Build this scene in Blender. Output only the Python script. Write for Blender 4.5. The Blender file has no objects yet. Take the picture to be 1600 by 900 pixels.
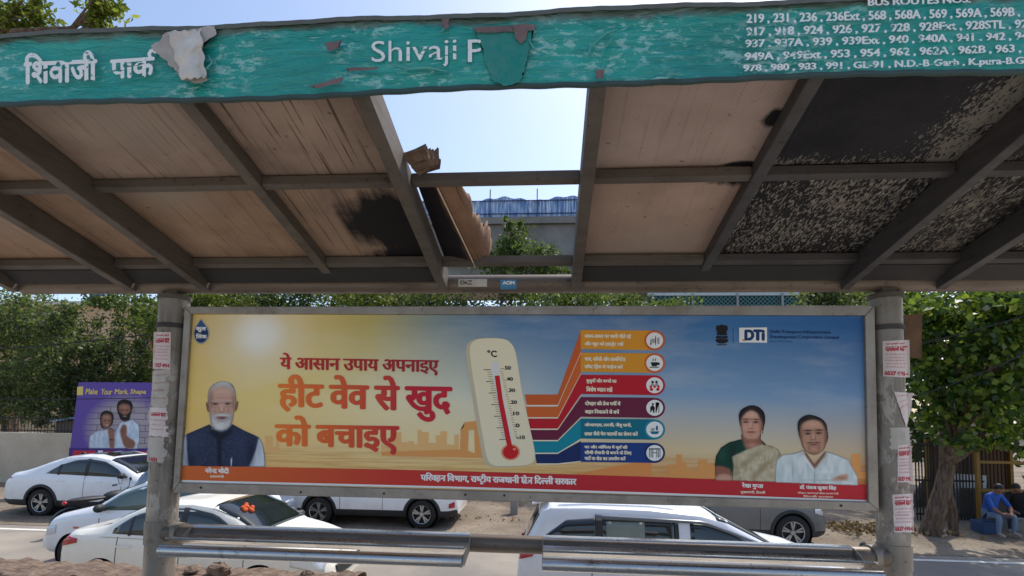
import bpy, bmesh, math, random
import numpy as np
from mathutils import Vector, Matrix

SC = bpy.context.scene
COL = SC.collection
R = math.radians
random.seed(7)
RNG = np.random.default_rng(7)

# ------------------------------------------------------------------ camera
EYE = 2.95
F_PX, CX, CY = 800.0, 800.0, 590.0          # focal length and principal point in photo pixels (1600 wide)
YAW, PITCH, ROLL = 0.0742, 0.0654, -0.0145
def _rot():
    cy, sy, cp, sp, cr, sr = math.cos(YAW), math.sin(YAW), math.cos(PITCH), math.sin(PITCH), math.cos(ROLL), math.sin(ROLL)
    Rz = np.array([[cy, -sy, 0], [sy, cy, 0], [0, 0, 1]])
    Rx = np.array([[1, 0, 0], [0, cp, -sp], [0, sp, cp]])
    Ry = np.array([[cr, 0, sr], [0, 1, 0], [-sr, 0, cr]])
    return Rz @ Rx @ Ry
RM = _rot()
cam = bpy.data.cameras.new('camera')
cam.sensor_width = 36.0
cam.lens = 36.0 * F_PX / 1600.0
cam.shift_y = (CY - 450.0) / 1600.0
cam.clip_end = 2000
cam_o = bpy.data.objects.new('camera', cam)
COL.objects.link(cam_o)
M4 = Matrix.Identity(4)
for i in range(3):
    M4[i][0] = RM[i][0]; M4[i][1] = RM[i][2]; M4[i][2] = -RM[i][1]
M4[2][3] = EYE
cam_o.matrix_world = M4
SC.camera = cam_o

# ------------------------------------------------------------------ light
SUN_DIR = Vector((0.34, 0.40, 0.85)).normalized()
world = bpy.data.worlds.new('World'); SC.world = world
world.use_nodes = True
wn = world.node_tree
sky = wn.nodes.new('ShaderNodeTexSky')
sky.sky_type = 'NISHITA'
sky.sun_disc = False
sky.sun_elevation = math.asin(SUN_DIR.z)
sky.sun_rotation = math.atan2(SUN_DIR.x, SUN_DIR.y)
sky.air_density = 1.0; sky.dust_density = 2.4; sky.ozone_density = 1.0; sky.altitude = 200
wn.links.new(sky.outputs[0], wn.nodes['Background'].inputs[0])
wn.nodes['Background'].inputs[1].default_value = 0.145
sun = bpy.data.lights.new('sun', 'SUN'); sun.energy = 2.3; sun.angle = R(1.2); sun.color = (1.0, 0.955, 0.88)
sun_o = bpy.data.objects.new('sun', sun); COL.objects.link(sun_o)
sun_o.rotation_euler = (-SUN_DIR).to_track_quat('-Z', 'Y').to_euler()
SC.view_settings.view_transform = 'Standard'
SC.view_settings.look = 'None'
SC.view_settings.gamma = 1.0
SC.view_settings.exposure = 0.74
SC.view_settings.use_curve_mapping = False
SC.cycles.max_bounces = 8
SC.cycles.diffuse_bounces = 5
SC.cycles.transparent_max_bounces = 12

# ------------------------------------------------------------------ pixel -> world helpers (a ray met with a real plane at a real distance)
def ray(px, py):
    return RM @ np.array([(px - CX) / F_PX, 1.0, -(py - CY) / F_PX])
def at(px, py, Y):
    d = ray(px, py) * 1.0
    d = d * (Y / d[1])
    return Vector((d[0], d[1], d[2] + EYE))
def on_ground(px, py, z=0.0):
    d = ray(px, py); t = (z - EYE) / d[2]
    return Vector((d[0] * t, d[1] * t, z))
def on_cyl(px, py, cx, cy, r):
    d = ray(px, py)
    a = d[0] ** 2 + d[1] ** 2; b = -2 * (d[0] * cx + d[1] * cy); c = cx * cx + cy * cy - r * r
    disc = max(b * b - 4 * a * c, 0.0)
    t = (-b - math.sqrt(disc)) / (2 * a)
    return Vector((d[0] * t, d[1] * t, d[2] * t + EYE))

# ------------------------------------------------------------------ materials
def lin(c):
    return tuple(((v / 255.0) / 12.92 if v / 255.0 <= 0.04045 else ((v / 255.0 + 0.055) / 1.055) ** 2.4) for v in c)
class NT:
    """small wrapper that adds nodes to a material"""
    def __init__(self, name):
        self.m = bpy.data.materials.new(name); self.m.use_nodes = True
        self.t = self.m.node_tree; self.b = self.t.nodes['Principled BSDF']; self.out = self.t.nodes['Material Output']
    def n(self, kind, **kw):
        nd = self.t.nodes.new(kind)
        for k, v in kw.items():
            setattr(nd, k, v)
        return nd
    def l(self, a, b):
        self.t.links.new(a, b)
    def coord(self, which='Object', scale=(1, 1, 1), rot=(0, 0, 0)):
        tc = self.n('ShaderNodeTexCoord'); mp = self.n('ShaderNodeMapping')
        mp.inputs['Scale'].default_value = scale; mp.inputs['Rotation'].default_value = rot
        self.l(tc.outputs[which], mp.inputs[0]); return mp.outputs[0]
    def noise(self, vec, scale=5, detail=4, rough=0.55, dist=0.0):
        nd = self.n('ShaderNodeTexNoise'); nd.inputs['Scale'].default_value = scale
        nd.inputs['Detail'].default_value = detail; nd.inputs['Roughness'].default_value = rough
        nd.inputs['Distortion'].default_value = dist
        self.l(vec, nd.inputs['Vector']); return nd.outputs['Fac']
    def ramp(self, fac, stops, interp='LINEAR'):
        nd = self.n('ShaderNodeValToRGB'); nd.color_ramp.interpolation = interp
        e = nd.color_ramp.elements
        while len(e) < len(stops): e.new(0.5)
        for el, (p, c) in zip(e, stops):
            el.position = p
            el.color = (c, c, c, 1) if isinstance(c, (int, float)) else (*c[:3], 1)
        if fac is not None: self.l(fac, nd.inputs[0])
        return nd.outputs[0]
    def mix(self, fac, a, b, mode='MIX'):
        nd = self.n('ShaderNodeMix'); nd.data_type = 'RGBA'; nd.blend_type = mode
        for sock, v in ((nd.inputs[0], fac), (nd.inputs[6], a), (nd.inputs[7], b)):
            if isinstance(v, (int, float)): sock.default_value = v
            elif isinstance(v, tuple): sock.default_value = (*v[:3], 1)
            else: self.l(v, sock)
        return nd.outputs[2]
    def math(self, op, a, b=0.0, clamp=False):
        nd = self.n('ShaderNodeMath'); nd.operation = op; nd.use_clamp = clamp
        for sock, v in ((nd.inputs[0], a), (nd.inputs[1], b)):
            if isinstance(v, (int, float)): sock.default_value = v
            else: self.l(v, sock)
        return nd.outputs[0]
    def bump(self, h, strength=0.3, dist=0.01):
        nd = self.n('ShaderNodeBump'); nd.inputs['Strength'].default_value = strength; nd.inputs['Distance'].default_value = dist
        self.l(h, nd.inputs['Height']); self.l(nd.outputs[0], self.b.inputs['Normal'])
    def set(self, color=None, rough=None, metal=None, spec=None):
        if color is not None:
            if isinstance(color, tuple): self.b.inputs['Base Color'].default_value = (*color[:3], 1)
            else: self.l(color, self.b.inputs['Base Color'])
        if rough is not None:
            if isinstance(rough, (int, float)): self.b.inputs['Roughness'].default_value = rough
            else: self.l(rough, self.b.inputs['Roughness'])
        if metal is not None: self.b.inputs['Metallic'].default_value = metal
        if spec is not None: self.b.inputs['Specular IOR Level'].default_value = spec
        return self.m
def flat(name, c, rough=0.6, metal=0.0, spec=0.4, var=0.12, scale=6.0):
    """plain material with a light unevenness of its own"""
    k = NT(name); v = k.coord('Object')
    f = k.noise(v, scale, 5, 0.6)
    col = k.mix(k.ramp(f, [(0.3, 0.0), (0.7, 1.0)]), tuple(x * (1 - var) for x in c), tuple(min(1, x * (1 + var)) for x in c))
    return k.set(col, rough, metal, spec)
def ink(name, c, rough=0.45):
    k = NT(name); return k.set(lin(c), rough + .06, 0, 0.2)

# ------------------------------------------------------------------ mesh builder
class MB:
    def __init__(self):
        self.v = []; self.f = []; self.mi = []; self.uv = {}
    def add(self, verts, faces, mi=0):
        o = len(self.v)
        self.v += [tuple(p) for p in verts]
        for f in faces:
            self.f.append(tuple(i + o for i in f)); self.mi.append(mi)
        return o
    def box(self, lo, hi, mi=0, rot=None, piv=None):
        x0, y0, z0 = lo; x1, y1, z1 = hi
        p = [(x0, y0, z0), (x1, y0, z0), (x1, y1, z0), (x0, y1, z0), (x0, y0, z1), (x1, y0, z1), (x1, y1, z1), (x0, y1, z1)]
        if rot is not None:
            c = Vector(piv if piv is not None else [(a + b) / 2 for a, b in zip(lo, hi)])
            p = [tuple(rot @ (Vector(q) - c) + c) for q in p]
        self.add(p, [(0, 3, 2, 1), (4, 5, 6, 7), (0, 1, 5, 4), (1, 2, 6, 5), (2, 3, 7, 6), (3, 0, 4, 7)], mi)
        return self
    def hexa(self, p, mi=0):
        self.add(p, [(0, 3, 2, 1), (4, 5, 6, 7), (0, 1, 5, 4), (1, 2, 6, 5), (2, 3, 7, 6), (3, 0, 4, 7)], mi); return self
    def tube(self, path, rad, n=12, mi=0, caps=True, squash=None):
        path = [Vector(p) for p in path]
        if isinstance(rad, (int, float)): rad = [rad] * len(path)
        o = len(self.v); rings = []
        up = None
        for i, p in enumerate(path):
            d = (path[min(i + 1, len(path) - 1)] - path[max(i - 1, 0)])
            d = d.normalized() if d.length > 1e-9 else Vector((0, 0, 1))
            if up is None:
                up = Vector((0, 0, 1)) if abs(d.z) < 0.9 else Vector((1, 0, 0))
            a = d.cross(up); a = a.normalized() if a.length > 1e-6 else d.orthogonal().normalized()
            up = a.cross(d).normalized()
            r = []
            for k in range(n):
                t = 2 * math.pi * k / n
                self.v.append(tuple(p + (a * math.cos(t) + up * math.sin(t)) * rad[i])); r.append(len(self.v) - 1)
            rings.append(r)
        for i in range(len(rings) - 1):
            A, B = rings[i], rings[i + 1]
            for k in range(n):
                self.f.append((A[k], A[(k + 1) % n], B[(k + 1) % n], B[k])); self.mi.append(mi)
        if caps:
            self.f.append(tuple(reversed(rings[0]))); self.mi.append(mi)
            self.f.append(tuple(rings[-1])); self.mi.append(mi)
        return self
    def disc(self, c, r, axis='y', n=24, mi=0, t=0.01):
        c = Vector(c); d = {'x': Vector((1, 0, 0)), 'y': Vector((0, 1, 0)), 'z': Vector((0, 0, 1))}[axis]
        return self.tube([c - d * t / 2, c + d * t / 2], r, n, mi)
    def ball(self, c, r, n=10, mi=0):
        c = Vector(c); rr = r if isinstance(r, (tuple, list)) else (r, r, r)
        V = []; Fc = []
        for i in range(n + 1):
            th = math.pi * i / n
            for k in range(2 * n):
                ph = math.pi * k / n
                V.append((c.x + rr[0] * math.sin(th) * math.cos(ph), c.y + rr[1] * math.sin(th) * math.sin(ph), c.z + rr[2] * math.cos(th)))
        for i in range(n):
            for k in range(2 * n):
                Fc.append((i * 2 * n + k, (i + 1) * 2 * n + k, (i + 1) * 2 * n + (k + 1) % (2 * n), i * 2 * n + (k + 1) % (2 * n)))
        self.add(V, Fc, mi); return self
    def grid(self, fn, nu, nv, mi=0, uv=True):
        V = [fn(i / nu, j / nv) for j in range(nv + 1) for i in range(nu + 1)]
        o = len(self.v)
        Fc = [(j * (nu + 1) + i, j * (nu + 1) + i + 1, (j + 1) * (nu + 1) + i + 1, (j + 1) * (nu + 1) + i) for j in range(nv) for i in range(nu)]
        self.add(V, Fc, mi)
        if uv:
            for j in range(nv + 1):
                for i in range(nu + 1): self.uv[o + j * (nu + 1) + i] = (i / nu, j / nv)
        return self
    def prism(self, poly, d, mi=0):
        """poly: 3-D outline, d: extrusion vector"""
        poly = [Vector(p) for p in poly]; d = Vector(d); n = len(poly)
        V = poly + [p + d for p in poly]
        self.add(V, [tuple(range(n)), tuple(range(2 * n - 1, n - 1, -1))] + [(i, i + n, (i + 1) % n + n, (i + 1) % n) for i in range(n)], mi)
        return self
    def build(self, name, mats, parent=None, smooth=False, bevel=0.0, local=False, fix=True):
        me = bpy.data.meshes.new(name)
        me.from_pydata(self.v, [], self.f)
        for m in (mats if isinstance(mats, (list, tuple)) else [mats]): me.materials.append(m)
        if any(self.mi): me.polygons.foreach_set('material_index', self.mi)
        if self.uv:
            uvl = me.uv_layers.new(name='UVMap')
            for lp in me.loops: uvl.data[lp.index].uv = self.uv.get(lp.vertex_index, (0, 0))
        if fix and len(self.f) < 60000:
            bm = bmesh.new(); bm.from_mesh(me)
            bmesh.ops.recalc_face_normals(bm, faces=bm.faces)
            bm.to_mesh(me); bm.free()
        o = bpy.data.objects.new(name, me); COL.objects.link(o)
        if bevel:
            b = o.modifiers.new('bevel', 'BEVEL'); b.width = bevel; b.segments = 2; b.limit_method = 'ANGLE'; b.angle_limit = R(40)
        if smooth:
            for p in me.polygons: p.use_smooth = True
            try: me.set_sharp_from_angle(angle=R(38))
            except Exception: pass
        attach(o, parent, local)
        return o
def attach(o, parent, local=False):
    if parent is not None:
        o.parent = parent
        if not local and parent.parent is None:
            o.location = -parent.location
def tag(o, label=None, cat=None, group=None, kind=None):
    if label: o['label'] = label
    if cat: o['category'] = cat
    if group: o['group'] = group
    if kind: o['kind'] = kind
    return o
def empty(name, loc, label, cat, group=None, rz=0.0):
    o = bpy.data.objects.new(name, None); COL.objects.link(o)
    o.location = loc; o.rotation_euler = (0, 0, rz); o.empty_display_size = 0.2
    return tag(o, label, cat, group)
def copy_tree(o, parent=None):
    c = o.copy(); COL.objects.link(c)
    if parent is not None: c.parent = parent
    for ch in list(o.children): copy_tree(ch, c)
    return c
def smooth_closed(pts, k=4):
    n = len(pts); out = []
    for i in range(n):
        p0, p1, p2, p3 = [np.array(pts[(i + j - 1) % n], float) for j in range(4)]
        for s in range(k):
            t = s / k
            out.append(tuple(0.5 * ((2 * p1) + (-p0 + p2) * t + (2 * p0 - 5 * p1 + 4 * p2 - p3) * t * t + (-p0 + 3 * p1 - 3 * p2 + p3) * t ** 3)))
    return out
def sheet(name, pts, surf, mat, parent, local=False):
    """flat printed shape: outline in photo pixels dropped on a real surface"""
    V = [surf(*p) for p in pts]
    bm = bmesh.new()
    f = bm.faces.new([bm.verts.new(v) for v in V])
    bmesh.ops.triangulate(bm, faces=[f])
    me = bpy.data.meshes.new(name); bm.to_mesh(me); bm.free()
    me.materials.append(mat)
    o = bpy.data.objects.new(name, me); COL.objects.link(o); attach(o, parent, local); return o
def sheets(name, polys, surf, mats, parent):
    """several printed shapes in one mesh; polys: (outline, material index, extra lift)"""
    bm = bmesh.new()
    for pts, mi, lift in polys:
        vs = [bm.verts.new(surf(p[0], p[1], lift)) for p in pts]
        f = bm.faces.new(vs); f.material_index = mi
    bmesh.ops.triangulate(bm, faces=bm.faces[:])
    me = bpy.data.meshes.new(name); bm.to_mesh(me); bm.free()
    for m in mats: me.materials.append(m)
    o = bpy.data.objects.new(name, me); COL.objects.link(o); attach(o, parent); return o
def ell(cx, cy, rx, ry, n=18, a=0.0):
    ca, sa = math.cos(a), math.sin(a)
    return [(cx + rx * math.cos(t) * ca - ry * math.sin(t) * sa, cy + rx * math.cos(t) * sa + ry * math.sin(t) * ca) for t in [2 * math.pi * k / n for k in range(n)]]

# ------------------------------------------------------------------ lettering: glyphs of Blender's own font put together on a fine raster
X0, X1, Y0, Y1 = -0.7, 1.9, -0.42, 1.12
_gl = {}
def _ink(body):
    c = bpy.data.curves.new('glyph', 'FONT'); c.body = body; c.resolution_u = 4
    o = bpy.data.objects.new('glyph', c); COL.objects.link(o)
    dg = bpy.context.evaluated_depsgraph_get(); dg.update()
    me = bpy.data.meshes.new_from_object(o.evaluated_get(dg)); me.calc_loop_triangles()
    V = np.array([v.co[:2] for v in me.vertices]).reshape(-1, 2)
    T = np.array([t.vertices[:] for t in me.loop_triangles]).reshape(-1, 3)
    bpy.data.objects.remove(o); bpy.data.curves.remove(c); bpy.data.meshes.remove(me)
    return V, T
def glyph(ch, res):
    key = (ch, res)
    if key in _gl: return _gl[key]
    W, H = int((X1 - X0) * res), int((Y1 - Y0) * res)
    B = np.zeros((H, W), bool)
    V, T = _ink(ch)
    if len(V) == 0:
        _gl[key] = (B, 0.3); return _gl[key]
    V2, _ = _ink(ch + ch)
    adv = V2[:, 0].max() - V[:, 0].max()
    P = np.stack([(V[:, 0] - X0) * res, (Y1 - V[:, 1]) * res], 1)
    for t in T:
        a, b, c = P[t]
        x0, x1 = int(max(0, min(a[0], b[0], c[0]) - 1)), int(min(W - 1, max(a[0], b[0], c[0]) + 1))
        y0, y1 = int(max(0, min(a[1], b[1], c[1]) - 1)), int(min(H - 1, max(a[1], b[1], c[1]) + 1))
        if x1 < x0 or y1 < y0: continue
        gx, gy = np.meshgrid(np.arange(x0, x1 + 1) + 0.5, np.arange(y0, y1 + 1) + 0.5)
        d1 = (b[0] - a[0]) * (gy - a[1]) - (b[1] - a[1]) * (gx - a[0])
        d2 = (c[0] - b[0]) * (gy - b[1]) - (c[1] - b[1]) * (gx - b[0])
        d3 = (a[0] - c[0]) * (gy - c[1]) - (a[1] - c[1]) * (gx - c[0])
        B[y0:y1 + 1, x0:x1 + 1] |= ((d1 >= 0) & (d2 >= 0) & (d3 >= 0)) | ((d1 <= 0) & (d2 <= 0) & (d3 <= 0))
    _gl[key] = (B, adv); return _gl[key]
def strokes(segs, res, w=0.07):
    W, H = int((X1 - X0) * res), int((Y1 - Y0) * res)
    gx, gy = np.meshgrid(X0 + (np.arange(W) + 0.5) / res, Y1 - (np.arange(H) + 0.5) / res)
    B = np.zeros((H, W), bool)
    for (ax, ay, bx, by) in segs:
        dx, dy = bx - ax, by - ay; L = dx * dx + dy * dy + 1e-9
        t = np.clip(((gx - ax) * dx + (gy - ay) * dy) / L, 0, 1)
        B |= (gx - ax - t * dx) ** 2 + (gy - ay - t * dy) ** 2 < (w / 2) ** 2
    return B
def poly_segs(p): return [(p[i][0], p[i][1], p[i + 1][0], p[i + 1][1]) for i in range(len(p) - 1)]
SPECIAL = {
 'क्ष': (poly_segs([(0, .645), (.72, .645)]) + poly_segs([(.58, .64), (.58, 0)]) + poly_segs([(.3, .62), (.16, .55), (.14, .45), (.24, .38), (.36, .4), (.24, .34), (.12, .24), (.2, .12), (.34, .14), (.42, .26), (.58, .3)]) + poly_segs([(.2, .14), (.34, .0)]), .72),
 'त्र': (poly_segs([(0, .645), (.66, .645)]) + poly_segs([(.52, .64), (.52, 0)]) + poly_segs([(.52, .36), (.14, .36)]) + poly_segs([(.44, .34), (.1, .06)]), .66),
}
VIR = '\u094d'
def is_cons(c): return '\u0915' <= c <= '\u0939'
def is_mark(c): return '\u0900' <= c <= '\u0903' or '\u093a' <= c <= '\u094c'
def raster(text, res):
    H = int((Y1 - Y0) * res)
    Wt = int((len(text) * 1.05 + 3) * res)
    A = np.zeros((H, Wt), bool); off = int(-X0 * res)
    pen = [off]
    def put(B, adv, dx=0.0):
        x = pen[0] + int((X0 + dx) * res); w = B.shape[1]
        s = max(0, -x); e = min(w, Wt - x)
        A[:, x + s:x + e] |= B[:, s:e]
        pen[0] += int(round(adv * res))
    i = 0
    while i < len(text):
        c = text[i]
        if c == ' ': pen[0] += int(0.26 * res); i += 1; continue
        if not is_cons(c):
            put(*glyph(c, res)); i += 1; continue
        cl = [c]; i += 1
        while i + 1 < len(text) and text[i] == VIR and is_cons(text[i + 1]): cl.append(text[i + 1]); i += 2
        marks = []
        while i < len(text) and is_mark(text[i]): marks.append(text[i]); i += 1
        reph = len(cl) > 1 and cl[0] == 'र'
        if reph: cl = cl[1:]
        if 'ि' in marks:
            marks.remove('ि'); put(*glyph('ि', res))
        k = 0
        while k < len(cl):
            pair = cl[k] + VIR + cl[k + 1] if k + 1 < len(cl) else ''
            if pair in SPECIAL:
                s, a = SPECIAL[pair]; put(strokes(s, res), a); k += 2; continue
            B, a = glyph(cl[k], res)
            if k + 1 < len(cl) and cl[k + 1] == 'र':          # rakar: a small stroke below the letter
                if cl[k] in 'टठड': put(strokes([(a * .22, -.2, a * .45, -.06), (a * .45, -.06, a * .68, -.2)], res), 0)
                else: put(strokes([(a - .14, .2, .06, .02)], res), 0)
                put(B, a); k += 2; continue
            if k + 1 < len(cl):                               # half letter: its right stem is left off
                cut = a - (0.30 if cl[k] in 'कफ' else 0.19)
                if cl[k] in 'टठडदह': put(B, a); k += 1; continue
                Bc = B.copy(); Bc[:, int((cut - X0) * res):] = False
                put(Bc, cut)
            else: put(B, a)
            k += 1
        for m in marks: put(*glyph(m, res))
        if reph: put(strokes(poly_segs([(-.13, .66), (-.16, .76), (-.1, .86), (0, .88), (.07, .82)]), res), 0)
    return A
def dilate(A, rx, ry):
    O = A.copy()
    for dx in range(-rx, rx + 1):
        for dy in range(-ry, ry + 1):
            if rx and ry and (dx / rx) ** 2 + (dy / ry) ** 2 > 1.15: continue
            O |= np.roll(np.roll(A, dx, 1), dy, 0)
    return O
def vnoise(shape, cell, seed):
    r = np.random.default_rng(seed); h, w = shape
    g = r.random((h // cell[0] + 3, w // cell[1] + 3))
    y = np.arange(h) / cell[0]; x = np.arange(w) / cell[1]
    yi = y.astype(int); xi = x.astype(int); fy = (y - yi)[:, None]; fx = (x - xi)[None, :]
    a = g[yi][:, xi]; b = g[yi][:, xi + 1]; c = g[yi + 1][:, xi]; d = g[yi + 1][:, xi + 1]
    return (a * (1 - fx) + b * fx) * (1 - fy) + (c * (1 - fx) + d * fx) * fy
def words(name, text, quad, surf, mat, parent, res=40, bold=(0, 0), wear=0.0, seed=1, local=False, clip=None):
    """lettering as one flat mesh; quad = photo-pixel corners (tl, tr, br, bl) of the inked box"""
    A = raster(text, res)
    if bold[0] or bold[1]: A = dilate(np.pad(A, 8), bold[0], bold[1])
    ys, xs = np.where(A)
    A = A[ys.min():ys.max() + 1, xs.min():xs.max() + 1]
    if wear:
        nz = 0.6 * vnoise(A.shape, (max(2, res // 14), max(3, res // 5)), seed) + 0.4 * vnoise(A.shape, (max(2, res // 4), res), seed + 1)
        A = A & (nz > np.quantile(nz, wear))
    H, W = A.shape
    if len(quad) == 4 and not isinstance(quad[0], tuple):
        x0, y0, x1, y1 = quad; quad = ((x0, y0), (x1, y0), (x1, y1), (x0, y1))
    tl, tr, br, bl = [np.array(q, float) for q in quad]
    V = []; Fc = []
    def P(x, y):
        u, v = x / W, y / H
        q = (tl * (1 - u) + tr * u) * (1 - v) + (bl * (1 - u) + br * u) * v
        return surf(q[0], q[1])
    # merge equal runs of neighbouring rows into taller quads
    prev = {}
    quads = []
    for y in range(H):
        row = np.concatenate([[0], A[y].astype(np.int8), [0]]); d = np.diff(row)
        cur = {}
        for s, e in zip(np.where(d == 1)[0], np.where(d == -1)[0]):
            if (s, e) in prev: q = prev[(s, e)]; q[3] = y + 1
            else: q = [s, e, y, y + 1]; quads.append(q)
            cur[(s, e)] = q
        prev = cur
    for s, e, a, b in quads:
        if clip:
            lim = int((clip - tl[0]) / (tr[0] - tl[0]) * W + 2 * math.sin(a * .4)); e = min(e, lim)
            if e <= s: continue
        o = len(V); V += [P(s, b), P(e, b), P(e, a), P(s, a)]; Fc.append((o, o + 1, o + 2, o + 3))
    me = bpy.data.meshes.new(name); me.from_pydata(V, [], Fc); me.materials.append(mat)
    o = bpy.data.objects.new(name, me); COL.objects.link(o); attach(o, parent, local)
    return o
# ------------------------------------------------------------------ ground
def m_asphalt():
    k = NT('asphalt'); v = k.coord('Object')
    a = k.noise(v, 0.35, 4); b = k.noise(v, 30, 3)
    c = k.mix(k.ramp(a, [(0.35, 0.0), (0.68, 1.0)]), lin((118, 114, 110)), lin((168, 158, 143)))
    c = k.mix(k.math('MULTIPLY', b, 0.35), c, lin((98, 94, 90)))
    k.bump(b, 0.25, 0.01); return k.set(c, 0.9, 0, 0.2)
def m_dirt():
    k = NT('dusty_soil'); v = k.coord('Object')
    a = k.noise(v, 0.8, 6, 0.6); b = k.noise(v, 14, 5)
    c = k.mix(k.ramp(a, [(0.3, 0.0), (0.7, 1.0)]), lin((102, 91, 79)), lin((150, 138, 122)))
    c = k.mix(k.ramp(b, [(0.45, 0.0), (0.75, 0.7)]), c, lin((92, 76, 60)))
    k.bump(b, 0.6, 0.03); return k.set(c, 0.95, 0, 0.15)
def m_concrete(name, c1, c2, sc=2.0):
    k = NT(name); v = k.coord('Object')
    a = k.noise(v, sc, 6, 0.65); b = k.noise(v, sc * 14, 4)
    c = k.mix(k.ramp(a, [(0.3, 0.0), (0.7, 1.0)]), c1, c2)
    c = k.mix(k.ramp(b, [(0.5, 0.0), (0.8, 0.5)]), c, tuple(x * 0.6 for x in c1))
    k.bump(b, 0.3, 0.01); return k.set(c, 0.9, 0, 0.2)
M_ASPH, M_DIRT = m_asphalt(), m_dirt()
M_PLAT = m_concrete('platform_concrete', lin((172, 163, 150)), lin((205, 196, 182)))
M_WHITE_LINE = m_concrete('road_paint', lin((196, 192, 182)), lin((225, 222, 214)), 6)
g = MB(); g.grid(lambda u, v: (-400 + 800 * u, -300 + 900 * v, 0.0), 8, 8, uv=False)
tag(g.build('ground', M_DIRT), kind='structure')
g = MB(); g.box((-120, -9, -0.05), (120, 11.75, 0.012)); tag(g.build('road', M_ASPH), kind='structure')
g = MB()
for i in range(-1, 1):
    pass
g.add([(-60, 11.28, 0.018), (60, 11.28, 0.018), (60, 11.42, 0.018), (-60, 11.42, 0.018)], [(0, 1, 2, 3)])
tag(g.build('road_marking', M_WHITE_LINE), kind='structure')
def verge(u, v):
    x = -60 + 120 * u; y = 11.75 + 10.5 * v
    h = 0.02 + 0.10 * min(1, v * 5) + 0.05 * math.sin(x * 1.7 + y * 2.1) * math.sin(y * 1.3 - x * .6) * min(1, v * 6)
    return (x, y, h)
g = MB(); g.grid(verge, 240, 24, uv=False); tag(g.build('dirt_verge', M_DIRT, smooth=True), kind='structure')
PZ = 1.30
g = MB(); g.box((-14, -7, 0.0), (14, 5.0, PZ)); tag(g.build('platform', M_PLAT), kind='structure')

# ------------------------------------------------------------------ shelter
def m_steel(name, base, dirt, rough=0.42, metal=0.75, streak=(3, 3, 40), amt=0.6, glue=False):
    k = NT(name); v = k.coord('Object')
    a = k.noise(v, 2.2, 6, 0.65); s = k.noise(k.coord('Object', streak), 1.0, 4, 0.6); b = k.noise(v, 26, 4)
    f = k.math('MULTIPLY', k.ramp(a, [(0.35, 0.15), (0.7, 1.0)]), k.ramp(s, [(0.35, 0.3), (0.65, 1.0)]))
    c = k.mix(k.math('MULTIPLY', f, amt), base, dirt)
    c = k.mix(k.ramp(b, [(0.62, 0.0), (0.72, 0.6)]), c, tuple(x * 0.35 for x in dirt))
    if glue:
        gz = k.n('ShaderNodeSeparateXYZ'); k.l(v, gz.inputs[0])
        gl = k.noise(k.coord('Object', (9, 9, 4)), 1.5, 6, .7, .4)
        zf = k.math('MULTIPLY', k.ramp(k.math('SUBTRACT', gz.outputs[2], 2.0), [(.0, 0.), (.12, 1.)]), k.ramp(k.math('SUBTRACT', gz.outputs[2], 2.6), [(.55, 1.), (.8, 0.)]))
        c = k.mix(k.math('MULTIPLY', k.ramp(gl, [(.50, 0.), (.56, .85)]), zf), c, lin((168, 160, 150)))
    ru = k.noise(v, 5, 6, .7, .3); c = k.mix(k.ramp(ru, [(.60, 0.), (.70, .55)]), c, lin((84, 60, 44)))
    k.bump(b, 0.12, 0.004)
    return k.set(c, k.math('ADD', k.math('MULTIPLY', f, 0.35), rough - 0.12), metal, 0.5)
M_PIPE = m_steel('weathered_pipe', lin((108, 95, 83)), lin((62, 51, 42)), 0.5, 0.3)
M_PILLAR = m_steel('pillar_steel', lin((138, 130, 120)), lin((88, 79, 70)), 0.5, 0.35, (30, 30, 2), 0.8, True)
M_RAFTER = m_steel('grey_painted_beam', lin((92, 83, 74)), lin((46, 39, 33)), 0.7, 0.1)
M_RAFTER_B = m_steel('sooty_painted_beam', lin((70, 66, 64)), lin((28, 27, 27)), 0.7, 0.1)
M_FRAME = m_steel('panel_frame_steel', lin((156, 148, 138)), lin((104, 92, 80)), 0.45, 0.4, (6, 6, 6), 0.7)
M_BENCH = m_steel('polished_steel', lin((190, 188, 186)), lin((140, 134, 126)), 0.28, 0.95, (2, 8, 8), 0.35)
M_DARK = flat('flat_black', (0.02, 0.02, 0.02), 0.8)  # flat black for wheel wells and eyes; painted shade in rim barrels, frame holes
M_BLACK_STRIP = flat('black_sealing_strip', (0.028, 0.026, 0.025), 0.85)  # near-black colour of the strips between boards and pipe

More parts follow.
